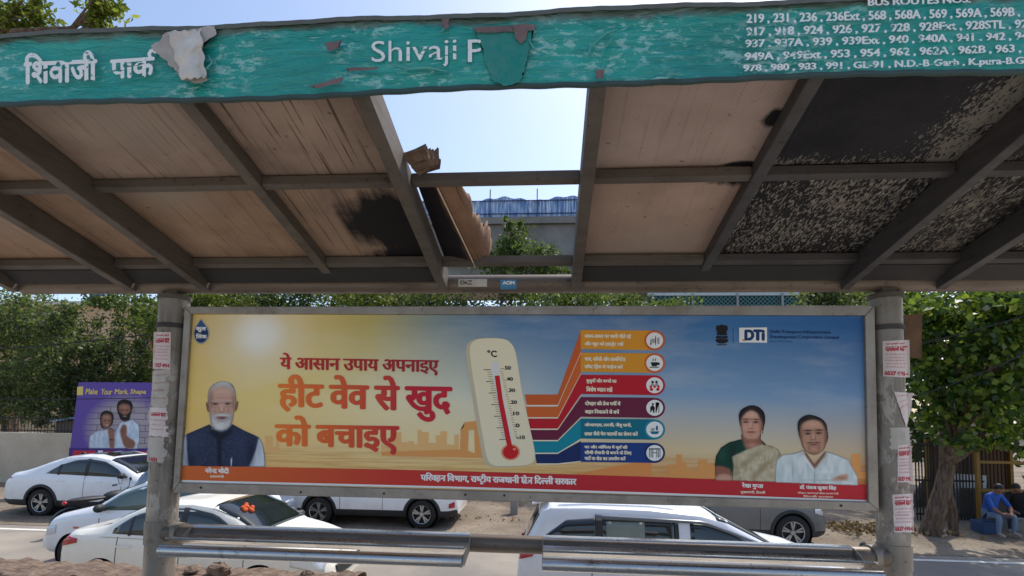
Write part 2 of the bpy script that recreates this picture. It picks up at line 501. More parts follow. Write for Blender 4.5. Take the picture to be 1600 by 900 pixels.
def ragged(pts, seed, amp=1.2, n=4):
    r = random.Random(seed); out = []
    for i in range(len(pts)):
        (ax, ay), (bx, by) = pts[i], pts[(i + 1) % len(pts)]
        for t in range(n): out.append((ax + (bx - ax) * t / n + r.uniform(-amp, amp), ay + (by - ay) * t / n + r.uniform(-amp, amp)))
    return out
def ply(name, c1, c2, dark, burn=None, flake=0.0, flake_edges=False, scratch=0.5, smooth_black=None, stain=None, seed=0.0, mesh_print=False):
    """plywood soffit board; UV: u across, v from front to back"""
    k = NT(name)
    tc = k.n('ShaderNodeTexCoord')
    mp = k.n('ShaderNodeMapping'); mp.inputs['Location'].default_value = (seed, seed * .7, 0); k.l(tc.outputs['UV'], mp.inputs[0])
    v = mp.outputs[0]
    mp2 = k.n('ShaderNodeMapping'); mp2.inputs['Scale'].default_value = (38, .9, 1); mp2.inputs['Rotation'].default_value = (0, 0, R(6)); k.l(v, mp2.inputs[0])
    grain = k.noise(mp2.outputs[0], 1.0, 5, 0.6, 0.3)
    big = k.noise(v, 2.3, 5, 0.6)
    c = k.mix(k.ramp(big, [(0.32, 0.0), (0.68, 1.0)]), c1, c2)
    c = k.mix(k.math('MULTIPLY', k.ramp(grain, [(0.56, 0.0), (0.66, 1.0)]), scratch), c, dark)
    mp3 = k.n('ShaderNodeMapping'); mp3.inputs['Scale'].default_value = (64, .8, 1); mp3.inputs['Rotation'].default_value = (0, 0, R(9)); k.l(v, mp3.inputs[0])
    fine = k.noise(mp3.outputs[0], 1.0, 2, 0.5)
    c = k.mix(k.math('MULTIPLY', k.ramp(fine, [(0.66, 0.0), (0.7, 1.0)]), scratch), c, tuple(x * .35 for x in dark))
    spots = k.noise(v, 16, 3)
    c = k.mix(k.ramp(spots, [(0.66, 0.0), (0.74, 0.55)]), c, tuple(x * .5 for x in dark))
    if stain:
        (su, sv, sr) = stain
        d = k.n('ShaderNodeVectorMath', operation='DISTANCE'); d.inputs[1].default_value = (su, sv, 0); k.l(tc.outputs['UV'], d.inputs[0])
        dd = k.math('ADD', d.outputs['Value'], k.math('MULTIPLY', k.math('SUBTRACT', big, 0.5), 0.7))
        c = k.mix(k.ramp(k.math('DIVIDE', dd, sr), [(0.0, 0.65), (1.0, 0.0)]), c, lin((150, 140, 128)))
    if mesh_print:
        ch = k.n('ShaderNodeTexChecker'); ch.inputs['Scale'].default_value = 70; k.l(tc.outputs['UV'], ch.inputs[0])
        c = k.mix(k.math('MULTIPLY', ch.outputs['Fac'], 0.10), c, dark)
    black = lin((30, 28, 29))
    if burn:
        for (bu, bv, ru, rv) in burn:
            mb = k.n('ShaderNodeMapping'); mb.inputs['Location'].default_value = (-bu / ru, -bv / rv, 0); mb.inputs['Scale'].default_value = (1 / ru, 1 / rv, 1)
            k.l(tc.outputs['UV'], mb.inputs[0])
            ln = k.n('ShaderNodeVectorMath', operation='LENGTH'); k.l(mb.outputs[0], ln.inputs[0])
            rr = k.math('ADD', ln.outputs['Value'], k.math('MULTIPLY', k.math('SUBTRACT', k.math('ADD', k.math('MULTIPLY', k.noise(mp2.outputs[0], 0.35, 4), .6), k.math('MULTIPLY', k.noise(v, 7, 6, .75), .4)), 0.5), 1.1))
            c = k.mix(k.ramp(rr, [(0.72, 1.0), (1.05, 0.0)]), c, black)
    if flake:
        mf = k.n('ShaderNodeMapping'); mf.inputs['Scale'].default_value = (74, 26, 1); mf.inputs['Rotation'].default_value = (0, 0, R(10)); k.l(v, mf.inputs[0])
        fl = k.math('ADD', k.math('MULTIPLY', k.noise(mf.outputs[0], 1.0, 4, 0.65, 0.5), .75), k.math('MULTIPLY', k.noise(mf.outputs[0], .3, 3, 0.6, 0.3), .25))
        lvl = k.math('ADD', fl, k.math('MULTIPLY', k.math('SUBTRACT', big, 0.5), 0.35))
        if flake_edges:
            sx = k.n('ShaderNodeSeparateXYZ'); k.l(tc.outputs['UV'], sx.inputs[0])
            e = k.math('MAXIMUM', k.math('SUBTRACT', sx.outputs[0], 0.72), k.math('SUBTRACT', sx.outputs[1], 0.90))
            lvl = k.math('ADD', lvl, k.math('MINIMUM', k.math('MULTIPLY', e, 0.9), 0.14))
            c = k.mix(k.ramp(lvl, [(0.585, 1.0), (0.61, 0.0)]), lin((122, 116, 106)), k.mix(k.ramp(big, [(.35, 0.), (.7, 1.)]), lin((34, 34, 38)), lin((50, 49, 52))))
        else:
            c = k.mix(k.ramp(lvl, [(flake - .012, 1.0), (flake + .012, 0.0)]), k.mix(k.ramp(spots, [(.35, 0.), (.65, .6)]), c, lin((104, 92, 78))), lin((36, 34, 34)))
        k.bump(lvl, 0.8, 0.02)
    else:
        k.bump(grain, 0.15, 0.004)
    return k.set(c, 0.8, 0, 0.2)

BR1, BR2, BRD = lin((124, 105, 92)), lin((156, 135, 119)), lin((50, 41, 34))
OR1, OR2 = lin((128, 104, 85)), lin((156, 130, 108))
PK1, PK2 = lin((152, 132, 120)), lin((170, 150, 138))
TN1, TN2 = lin((152, 128, 112)), lin((170, 145, 128))
sh = empty('bus_shelter', (-0.3, 4.05, PZ), 'steel bus shelter with fire-damaged plywood roof over the advertising panel', 'bus shelter')
ZP, SL = 0.9529 + EYE, 0.2442
def zr(y, h): return ZP + h + SL * (4 - y)
def beam(x0, x1, h0, h1, y0=2.14, y1=4.0, name='rafter', mat=M_RAFTER, h0b=None):
    m = MB(); h0b = h0 if h0b is None else h0b
    m.hexa([(x0, y0, zr(y0, h0)), (x1, y0, zr(y0, h0)), (x1, y1, zr(y1, h0b)), (x0, y1, zr(y1, h0b)),
            (x0, y0, zr(y0, h1)), (x1, y0, zr(y0, h1)), (x1, y1, zr(y1, h1)), (x0, y1, zr(y1, h1))])
    return m.build(name, mat, sh, bevel=0.006)
DEEP = [(-4.60, -4.53), (-3.545, -3.468), (-2.890, -2.815), (-0.895, -0.822), (0.16, 0.2317), (2.19, 2.252), (2.872, 2.94), (3.87, 3.94)]
for i, (a, b) in enumerate(DEEP):
    beam(a, b, 0.0, 0.165, mat=M_RAFTER_B if a > 1 else M_RAFTER)
THIN = [(-1.81, -1.735), (1.115, 1.185)]
for a, b in THIN:
    beam(a, b, 0.085, 0.168, mat=M_RAFTER_B if a > 1 else M_RAFTER, y1=3.93)
XS = [-4.565, -3.507, -2.852, -1.772, -0.858, 0.196, 1.15, 2.221, 2.906, 3.905]
def edge(x):     # half width of the rafter standing at x
    for a, b in DEEP + THIN:
        if a <= x <= b: return a, b
    return x, x
for i in range(len(XS) - 1):
    x0, x1 = edge(XS[i])[1] + 0.001, edge(XS[i + 1])[0] - 0.001
    for (y0, y1, nm) in ((2.865, 2.915, 'purlin'), (3.76, 3.82, 'purlin')):
        m = MB()
        m.hexa([(x0, y0, zr(y0, .1)), (x1, y0, zr(y0, .1)), (x1, y1, zr(y1, .1)), (x0, y1, zr(y1, .1)),
                (x0, y0, zr(y0, .155)), (x1, y0, zr(y0, .155)), (x1, y1, zr(y1, .155)), (x0, y1, zr(y1, .155))])
        m.build(nm, M_RAFTER_B if XS[i] > 1 else M_RAFTER, sh, bevel=0.004)
BOARDS = {   # (bay, row) -> material
 (0, 0): ply('ply_a', BR1, BR2, BRD, seed=3), (0, 1): ply('ply_b', OR1, OR2, BRD, stain=(.8, .3, .6), seed=4),
 (1, 0): ply('ply_c', OR1, OR2, BRD, seed=5.2), (1, 1): ply('ply_d', OR1, OR2, BRD, seed=6.1),
 (2, 0): ply('ply_e', BR1, BR2, BRD, stain=(.55, .35, .6), scratch=.55, seed=1.3), (2, 1): ply('ply_f', OR1, OR2, BRD, stain=(.35, .12, .35), scratch=.35, seed=2.2),
 (3, 0): ply('ply_g', BR1, BR2, BRD, scratch=.85, seed=8.4), (3, 1): ply('ply_h', BR1, OR2, BRD, burn=[(.82, .52, .5, .42), (1.0, .95, .62, .22)], scratch=.6, seed=9.7),
 (5, 0): ply('ply_i', PK1, PK2, BRD, burn=[(1.02, .55, .14, .1), (.92, 1.02, .16, .08)], scratch=.15, seed=10.3, mesh_print=True),
 (5, 1): ply('ply_j', TN1, TN2, BRD, burn=[(.95, .02, .3, .16)], scratch=.12, stain=(.5, .9, .5), seed=11.6),
 (6, 0): ply('ply_k', BR1, BR2, BRD, flake=.6, flake_edges=True, seed=12.1), (6, 1): ply('ply_l', lin((156, 151, 142)), lin((126, 120, 110)), BRD, flake=.525, seed=13.5),
 (7, 0): ply('ply_m', BR1, BR2, BRD, flake=.6, flake_edges=True, seed=14.9), (7, 1): ply('ply_n', lin((156, 151, 142)), lin((126, 120, 110)), BRD, flake=.535, seed=15.2),
 (8, 0): ply('ply_o', BR1, BR2, BRD, flake=.55, seed=16.8), (8, 1): ply('ply_p', lin((156, 151, 142)), lin((126, 120, 110)), BRD, flake=.53, seed=17.4),
}
BLAB = {(3, 1): 'brown plywood board burnt black along one side', (6, 0): 'soot-black board peeling at its edges', (6, 1): 'charred board with flaking beige patches',
        (5, 0): 'clean pinkish tan plywood board', (5, 1): 'smooth tan board beside the roof opening', (2, 0): 'brown board with a pale water stain', (7, 1): 'narrow charred board with flaking patches'}
for (b, r), mat in BOARDS.items():
    x0, x1 = XS[b] + 0.0, XS[b + 1] - 0.004
    y0, y1 = ((2.15, 2.885), (2.892, 3.83))[r]
    m = MB()
    m.grid(lambda u, v: (x0 + (x1 - x0) * u, y0 + (y1 - y0) * v, zr(y0 + (y1 - y0) * v, 0.171 + 0.008 * math.sin(3.1 * u) * math.sin(3.1 * v + b))), 8, 8)
    m.hexa([(x0, y0, zr(y0, .192)), (x1, y0, zr(y0, .192)), (x1, y1, zr(y1, .192)), (x0, y1, zr(y1, .192)),
            (x0, y0, zr(y0, .205)), (x1, y0, zr(y0, .205)), (x1, y1, zr(y1, .205)), (x0, y1, zr(y1, .205))])
    o = m.build('ceiling_board', mat, sh, fix=False)
    if (b, r) in BLAB: o['label'] = BLAB[(b, r)]
# strips along the rear between boards and pipe
m = MB(); m.hexa([(-4.55, 3.835, zr(3.835, .10)), (-.90, 3.835, zr(3.835, .10)), (-.90, 3.96, zr(3.96, .055)), (-4.55, 3.96, zr(3.96, .055)),
                  (-4.55, 3.835, zr(3.835, .16)), (-.90, 3.835, zr(3.835, .16)), (-.90, 3.96, zr(3.96, .16)), (-4.55, 3.96, zr(3.96, .16))]); m.build('sealing_strip', M_BLACK_STRIP, sh)
m = MB(); m.hexa([(.24, 3.835, zr(3.835, .10)), (3.86, 3.835, zr(3.835, .10)), (3.86, 3.96, zr(3.96, .055)), (.24, 3.96, zr(3.96, .055)),
                  (.24, 3.835, zr(3.835, .16)), (3.86, 3.835, zr(3.835, .16)), (3.86, 3.96, zr(3.96, .16)), (.24, 3.96, zr(3.96, .16))]); m.build('sealing_strip', M_BLACK_STRIP, sh)
PR = 0.073
PC = (4.06, ZP + PR + 0.0)
m = MB(); m.tube([(-4.56, PC[0], PC[1]), (-1.2, PC[0], PC[1] - .004), (3.95, PC[0], PC[1])], PR, 28); m.build('cross_pipe', M_PIPE, sh, smooth=True)
PILL = [(-3.172, 4.06, 0.113), (2.548, 4.06, 0.105)]
for i, (cx, cy, r) in enumerate(PILL):
    m = MB(); m.tube([(cx, cy, PZ), (cx, cy, ZP - 0.045)], r, 36)
    o = m.build('pillar', M_PILLAR, sh, smooth=True)
    c = MB(); c.tube([(cx, cy, ZP - .06), (cx, cy, ZP - 0.025)], r + .012, 28)
    c.box((cx - .05, cy - .05, ZP - .03), (cx + .05, cy + .05, ZP + .02)); c.build('top_bracket', M_RAFTER, o)
    c = MB(); c.tube([(cx, cy, 3.60), (cx, cy, 3.64)], r + .006, 28); c.build('clamp_band', M_RAFTER_B, o)
# stickers on the pipe
def pipe_surf(px, py, lift=0.0):
    d = ray(px, py); rr = PR + .003 + lift
    a = d[1] ** 2 + d[2] ** 2; b = -2 * (d[1] * PC[0] + d[2] * (PC[1] - EYE)); c = PC[0] ** 2 + (PC[1] - EYE) ** 2 - rr * rr
    t = (-b - math.sqrt(max(b * b - 4 * a * c, 0))) / (2 * a)
    return Vector((d[0] * t, d[1] * t, d[2] * t + EYE))
def patch(name, quad, surf, mat, parent, nu=8, nv=6, lift=0.0, edge_fn=None):
    tl, tr, br, bl = [np.array(q, float) for q in quad]
    def fn(u, v):
        if edge_fn: u, v = edge_fn(u, v)
        q = (tl * (1 - u) + tr * u) * (1 - v) + (bl * (1 - u) + br * u) * v
        return tuple(surf(q[0], q[1], lift))
    m = MB(); m.grid(fn, nu, nv); return m.build(name, mat, parent)
def m_paper(name, c, var=0.1, worn=0.0):
    k = NT(name); v = k.coord('Object')
    a = k.noise(v, 9, 5, 0.65)
    col = k.mix(k.ramp(a, [(0.3, 0.0), (0.7, 1.0)]), tuple(x * (1 - var * 2) for x in c), c)
    k.bump(a, 0.2, 0.004)
    return k.set(col, 0.85, 0, 0.2)
M_STICK_B = flat('blue_sticker', lin((64, 128, 168)), 0.6); M_STICK_G = m_paper('grey_sticker', lin((190, 184, 172)))
st = patch('pipe_sticker', ((782, 437), (807, 437), (807, 452), (782, 452)), pipe_surf, M_STICK_B, sh)
M_INK_W = ink('white_print', (225, 224, 220)); M_INK_D = ink('dark_print', (60, 56, 54))
words('sticker_lettering', 'AOM', ((785, 439), (804, 439), (804, 445), (785, 445)), lambda x, y: pipe_surf(x, y, .002), M_INK_W, st, 20, (1, 1))
st = patch('pipe_sticker', ((716, 436), (761, 436), (761, 448), (716, 448)), pipe_surf, M_STICK_G, sh)
words('sticker_lettering', 'OKZ', ((719, 438), (738, 438), (738, 445), (719, 445)), lambda x, y: pipe_surf(x, y, .002), M_INK_D, st, 20, (1, 1), wear=.2)
# rusty plate strapped behind the right pillar
M_RUST = m_concrete('rusty_plate', lin((122, 96, 74)), lin((86, 66, 52)), 4)
m = MB()
p = [at(1414, 492, 4.2), at(1441, 490, 4.2), at(1440, 560, 4.2), at(1416, 556, 4.2)]
m.prism(p, (0, .02, 0)); m.build('rusty_plate', M_RUST, sh)
M_TAPE = m_paper('old_paper_tape', lin((196, 190, 178)))
# plywood sheet that has come loose and curls down into the opening
def loose(u, v):
    y = 2.93 + .9 * v
    j = 0.03 * (((v * 26 * .37) % 1) - .5) + 0.02 * math.sin(9 * v) + 0.018 * math.sin(23 * v + 1) + .012 * math.sin(57 * v)
    w1 = .13 + .10 * v                       # flat scorched strip, then the curl
    if u < .45: t = u / .45; x = -.815 + w1 * t; h = .165 - .05 * t
    else:
        a = (u - .45) / .55; hh = (.05 + .17 * v + j * (.4 + v))
        x = -.815 + w1 + .13 * math.sin(a * 1.9) * (1 + j * 2); h = .115 + hh * (1 - math.cos(a * 1.75)) * .85
    return (x, y, zr(y, h))
M_LOOSE = ply('ply_loose', lin((112, 84, 64)), lin((136, 106, 84)), lin((56, 40, 31)), burn=[(.1, .5, .40, 2.0)], scratch=.8, seed=21)
M_EDGE = flat('raw_ply_edge', lin((196, 174, 146)), 0.8)
m = MB(); m.grid(loose, 22, 26)
o = m.build('loose_plywood', M_LOOSE, None, smooth=True)
s = o.modifiers.new('solid', 'SOLIDIFY'); s.thickness = .012; s.offset = 1; 
ed_ = MB(); ed_.tube([Vector(loose(.455, t / 20)) + Vector((.004, 0, -.010)) for t in range(21)], .006, 6); ed_.build('ply_edge', M_EDGE, o, local=True, smooth=True)
tag(o, 'curled scorched plywood sheet hanging loose into the open roof bay', 'plywood sheet')
def scrap(u, v):
    y = 2.70 + .18 * v
    top = .34 + .06 * math.sin(17 * v) + .05 * math.sin(41 * v)
    top += .12 * (((v * 11) % 1) - .5) + .05 * math.sin(97 * v)
    return (-.835 + .13 * u + .05 * v, y, zr(y, .15 + (top - .15) * u * (0.3 + .5 * v) * .55))
m = MB(); m.grid(scrap, 5, 40); o = m.build('plywood_scrap', ply('ply_scrap', lin((96, 78, 66)), lin((128, 108, 92)), lin((40, 32, 28)), scratch=.9, seed=31), None)
s = o.modifiers.new('solid', 'SOLIDIFY'); s.thickness = .014
tag(o, 'small splintered plywood remnant standing above the mid roof bar', 'plywood scrap')

# ------------------------------------------------------------------ name board (fascia)
FY, FZ0, FZ1 = 2.12, 1.3126 * 1.06 + EYE, 1.6356 * 1.06 + EYE
def m_fascia():
    k = NT('teal_vinyl'); v = k.coord('Object')
    big = k.noise(v, 1.6, 5, .6); st = k.noise(k.coord('Object', (1.2, 1, 30)), 1.6, 5, .65, .5); fine = k.noise(k.coord('Object', (4, 1, 60)), 2.0, 4, .6)
    c = k.mix(k.ramp(big, [(.3, 0.), (.7, 1.)]), lin((8, 124, 116)), lin((26, 158, 146)))
    c = k.mix(k.ramp(st, [(.52, 0.), (.68, .45)]), c, lin((84, 170, 160)))
    c = k.mix(k.ramp(st, [(.26, .55), (.40, 0.)]), c, lin((10, 84, 80)))
    c = k.mix(k.ramp(fine, [(.66, 0.), (.71, .6)]), c, lin((168, 206, 198)))
    sc1 = k.noise(k.coord('Object', (7, 1, 16)), 2.2, 6, .75, .3); zone = k.noise(k.coord('Object', (1.1, 1, 2.5)), 1.7, 3, .5)
    c = k.mix(k.math('MULTIPLY', k.ramp(sc1, [(.52, 0.), (.58, .75)]), k.ramp(zone, [(.5, 0.), (.6, 1.)])), c, lin((150, 196, 188)))
    dk = k.noise(k.coord('Object', (3, 1, 24)), 2.6, 5, .7, .6)
    c = k.mix(k.ramp(dk, [(.66, 0.), (.70, .8)]), c, lin((30, 66, 64)))
    sep = k.n('ShaderNodeSeparateXYZ'); k.l(v, sep.inputs[0])
    e = k.math('SUBTRACT', sep.outputs[2], FZ1 - .05)
    ee = k.math('ADD', e, k.math('MULTIPLY', k.math('SUBTRACT', k.noise(v, 7, 4), .5), .09))
    c = k.mix(k.ramp(k.math('MULTIPLY', ee, 25), [(.0, 0.), (.6, .8)]), c, lin((92, 96, 90)))
    rips = k.noise(k.coord('Object', (2, 1, 7)), 2.3, 6, .7, 1.0)
    c = k.mix(k.ramp(rips, [(.70, 0.), (.73, .9)]), c, lin((124, 108, 104)))
    wr = k.noise(k.coord('Object', (2.5, 1, 9)), 3, 5, .6, .8)
    k.bump(wr, .8, .03)
    return k.set(c, k.ramp(st, [(.3, .22), (.7, .5)]), 0, .5)
M_TEAL = m_fascia()
nb = empty('name_board', (-.3, FY, FZ0), 'long worn teal name board along the shelter roof edge with white bus route lettering', 'name board')
def fas(u, v):
    x = -4.7 + 8.75 * u
    z = FZ0 + (FZ1 - FZ0) * v
    sag = .012 * math.sin(x * 1.4 + .6) - .008 * math.sin(x * 3.7)
    top = .005 * math.sin(x * 5.1) * v + .0025 * math.sin(x * 13) * v
    y = FY + .010 * math.sin(x * 2.3) * math.sin(3.1 * v) + .004 * math.sin(x * 9 + v * 5)
    return (x, y, z + sag * (1 - v) * .7 + top)
m = MB(); m.grid(fas, 180, 10)
o = m.build('board_face', M_TEAL, nb, smooth=True)
m = MB()
m.box((-4.68, FY + .028, FZ0 + .075), (4.03, FY + .075, FZ1 - .01))
m.build('board_backing', M_RAFTER_B, nb)
m = MB()
for i in range(60):
    pass
def trim(u, v):
    x = -4.7 + 8.75 * u; a = [(FY - .014, -.020), (FY - .016, -.001), (FY + .03, .004), (FY + .078, .0), (FY + .078, -.02)][int(round(v * 4))]
    n = .004 * math.sin(x * 37) + .005 * math.sin(x * 13 + 2) + .003 * math.sin(x * 71)
    return (x, a[0] + n * .5, FZ1 + a[1] + .005 * math.sin(x * 5.1) + .0025 * math.sin(x * 13) + n * .6)
m.grid(trim, 400, 4, uv=False)
m.build('top_trim', flat('grimy_trim', lin((88, 92, 88)), .7), nb)
m = MB()
def btrim(u, v):
    x = -4.7 + 8.75 * u; a = [(FY - .008, .012), (FY - .010, -.004), (FY + .004, -.005), (FY + .012, -.003), (FY + .014, .02)][int(round(v * 4))]
    return (x, a[0], FZ0 + a[1] + .7 * (.012 * math.sin(x * 1.4 + .6) - .008 * math.sin(x * 3.7)) + .002 * math.sin(x * 31))
m.grid(btrim, 300, 4, uv=False)
m.build('bottom_trim', flat('dark_trim', lin((52, 72, 70)), .7), nb)
fsurf = lambda x, y, l=0.0: at(x, y, FY - .018 - l)
M_LET = m_paper('white_vinyl_letters', lin((222, 224, 222)), .05)
words('lettering', 'शिवाजी', ((37, 83), (152, 78), (152, 127), (37, 132)), fsurf, M_LET, nb, 64, (2, 2), wear=.07, seed=3)
words('lettering', 'पार्क', ((172, 80), (245, 75), (245, 119), (172, 124)), fsurf, M_LET, nb, 64, (2, 2), wear=.12, seed=5)
words('lettering', 'Shivaji', ((580, 64), (713, 59), (713, 103), (580, 107)), fsurf, M_LET, nb, 64, (0, 0), wear=.06, seed=7)
words('lettering', 'P', ((731, 62), (757, 61), (757, 96), (731, 97)), fsurf, M_LET, nb, 64, (0, 0), wear=.05, seed=8, clip=750)
LINES = [('BUS ROUTES NOS.', 1356, -2, 1517, 9, -5), ('219 , 231 , 236 , 236Ext , 568 , 568A , 569 , 569A , 569B ,', 1166, 22, 1594, 38, -11),
 ('917 , 918 , 924 , 926 , 927 , 928 , 928Ext , 928STL , 929', 1165, 43, 1616, 58, -13), ('937 , 937A , 939 , 939Ext , 940 , 940A , 941 , 942 , 943', 1164, 62, 1616, 76, -13),
 ('949A , 949Ext , 953 , 954 , 962 , 962A , 962B , 963 ,', 1163, 82, 1596, 96, -13), ('978 , 980 , 983 , 991 , GL-91 , N.D.-B-Garh , K.pura-B.Garh', 1161, 101, 1626, 115, -13)]
for i, (s, x0, y0, x1, y1, t) in enumerate(LINES):
    words('route_lettering', s, ((x0, y0), (x1, y0 + t), (x1, y1 + t), (x0, y1)), fsurf, M_LET, nb, 48, (2, 1), wear=(.01, .01, .08, .11, .08, .07)[i], seed=20 + i)
# pale flap of torn vinyl and its bare patch
M_BARE = m_concrete('bare_backing', lin((186, 180, 174)), lin((150, 144, 140)), 5)
tp = [(236, 73), (252, 60), (258, 50), (300, 46), (334, 40), (338, 54), (318, 68), (312, 80), (314, 100), (324, 118), (322, 127), (300, 130), (284, 120), (276, 112), (266, 102), (256, 92), (246, 84)]
_rj = random.Random(4)
tp = [(x + _rj.uniform(-1.6, 1.6), y + _rj.uniform(-1.6, 1.6)) for i in range(len(tp)) for x, y in [(tp[i][0] * (1 - t) + tp[(i + 1) % len(tp)][0] * t, tp[i][1] * (1 - t) + tp[(i + 1) % len(tp)][1] * t) for t in (0, .25, .5, .75)]]
sheet('bare_patch', tp, lambda x, y: fsurf(x, y, .002), M_BARE, nb)
def flap(u, v):
    q = np.array([262 + 52 * u, 50 + 74 * v]) + np.array([22 * v - 14 * v * u, -3 * u])
    q = q + np.array([1.8 * math.sin(19 * v + 3 * u), 1.5 * math.sin(23 * u)])
    d = .012 + .006 * math.sin(14 * v + 5 * u) + .05 * math.sin(math.pi * min(1, u * 1.15)) * (0.25 + v) * .8
    return tuple(at(q[0], q[1], FY - .02 - d))
m = MB(); m.grid(flap, 20, 26); o = m.build('torn_flap', m_paper('vinyl_back', lin((206, 200, 192)), .12), nb, smooth=True)
s = o.modifiers.new('solid', 'SOLIDIFY'); s.thickness = .003
M_PATCH = m_concrete('faded_patch', lin((14, 126, 118)), lin((72, 132, 126)), 9)
sheet('faded_patch', ragged([(741, 42), (836, 38), (832, 52), (826, 86), (818, 112), (812, 128), (790, 134), (772, 128), (760, 100), (752, 70)], 8, 1.6), lambda x, y: fsurf(x, y, -.002), M_PATCH, nb)
M_RIP = m_concrete('ripped_backing', lin((126, 108, 106)), lin((96, 84, 84)), 8)
for qi, q in enumerate([[(735, 43), (838, 38), (834, 46), (790, 50), (745, 50)], [(800, 40), (826, 36), (822, 62), (814, 68), (806, 60)], [(690, 30), (702, 28), (700, 44), (694, 46)],
          [(930, 110), (944, 108), (942, 122), (932, 124)], [(508, 68), (534, 62), (528, 76), (512, 80)], [(480, 134), (536, 120), (534, 128), (500, 138)], [(540, 106), (590, 104), (588, 109), (545, 111)]]):
    sheet('ripped_spot', ragged(q, qi), lambda x, y, d=qi: fsurf(x, y, .006 + .0012 * d), M_RIP, nb)
# crumpled ridges of loose vinyl
M_CR = flat('crumpled_vinyl', lin((70, 150, 142)), .35)
m = MB()
for q in ([(918, 96), (924, 74), (934, 62), (950, 52), (964, 46)], [(940, 84), (952, 66), (960, 56)], [(934, 124), (940, 106), (946, 96)], [(1040, 118), (1052, 116), (1064, 118)], [(300, 120), (322, 110), (330, 98), (326, 86)],
          [(690, 50), (694, 44), (700, 40)], [(826, 62), (832, 72), (838, 80)], [(612, 100), (640, 108), (668, 106), (700, 112)]):
    m = MB(); m.tube([at(x + random.uniform(-2, 2), y, FY - .02) for x, y in q], [.002] + [random.uniform(.004, .009) for _ in q[1:-1]] + [.002], 6)
    m.build('vinyl_wrinkle', M_CR, nb, smooth=True)
# ------------------------------------------------------------------ advertising panel
PY = 4.03
ad = empty('advertising_panel', (-.31, 4.05, 2.26), 'wide framed heat wave poster panel with big thermometer between the shelter pillars', 'billboard')
def psurf(x, y, l=0.0): return at(x, y, PY - .001 - l)
fo = [at(288, 479, 4.0), at(1367, 477, 4.0), at(1374, 798, 4.0), at(269, 770, 4.0)]
fi = [at(298, 490, 4.0), at(1352, 492.5, 4.0), at(1357.5, 784.5, 4.0), at(280, 754, 4.0)]
m = MB()
for i in range(4):
    j = (i + 1) % 4
    a, b, c, d = fo[i], fo[j], fi[j], fi[i]
    m.hexa([a, b, c, d, a + Vector((0, .11, 0)), b + Vector((0, .11, 0)), c + Vector((0, .11, 0)), d + Vector((0, .11, 0))])
m.build('panel_frame', M_FRAME, ad, bevel=.006)
m = MB(); m.hexa([fo[0] + Vector((.01, .06, -.01)), fo[1] + Vector((-.01, .06, -.01)), fo[2] + Vector((-.01, .06, .01)), fo[3] + Vector((.01, .06, .01))] +
                 [fo[0] + Vector((.01, .10, -.01)), fo[1] + Vector((-.01, .10, -.01)), fo[2] + Vector((-.01, .10, .01)), fo[3] + Vector((.01, .10, .01))])
m.build('back_sheet', M_RAFTER, ad)
def bolt(px, py): 
    b = MB(); p = at(px, py, 4.0); b.tube([p + Vector((0, -.004, 0)), p + Vector((0, .01, 0))], .009, 10); b.build('frame_hole', M_DARK, ad)
for q in ((314, 762), (788, 774), (1314, 790), (470, 769), (600, 771), (727, 773)): bolt(*q)
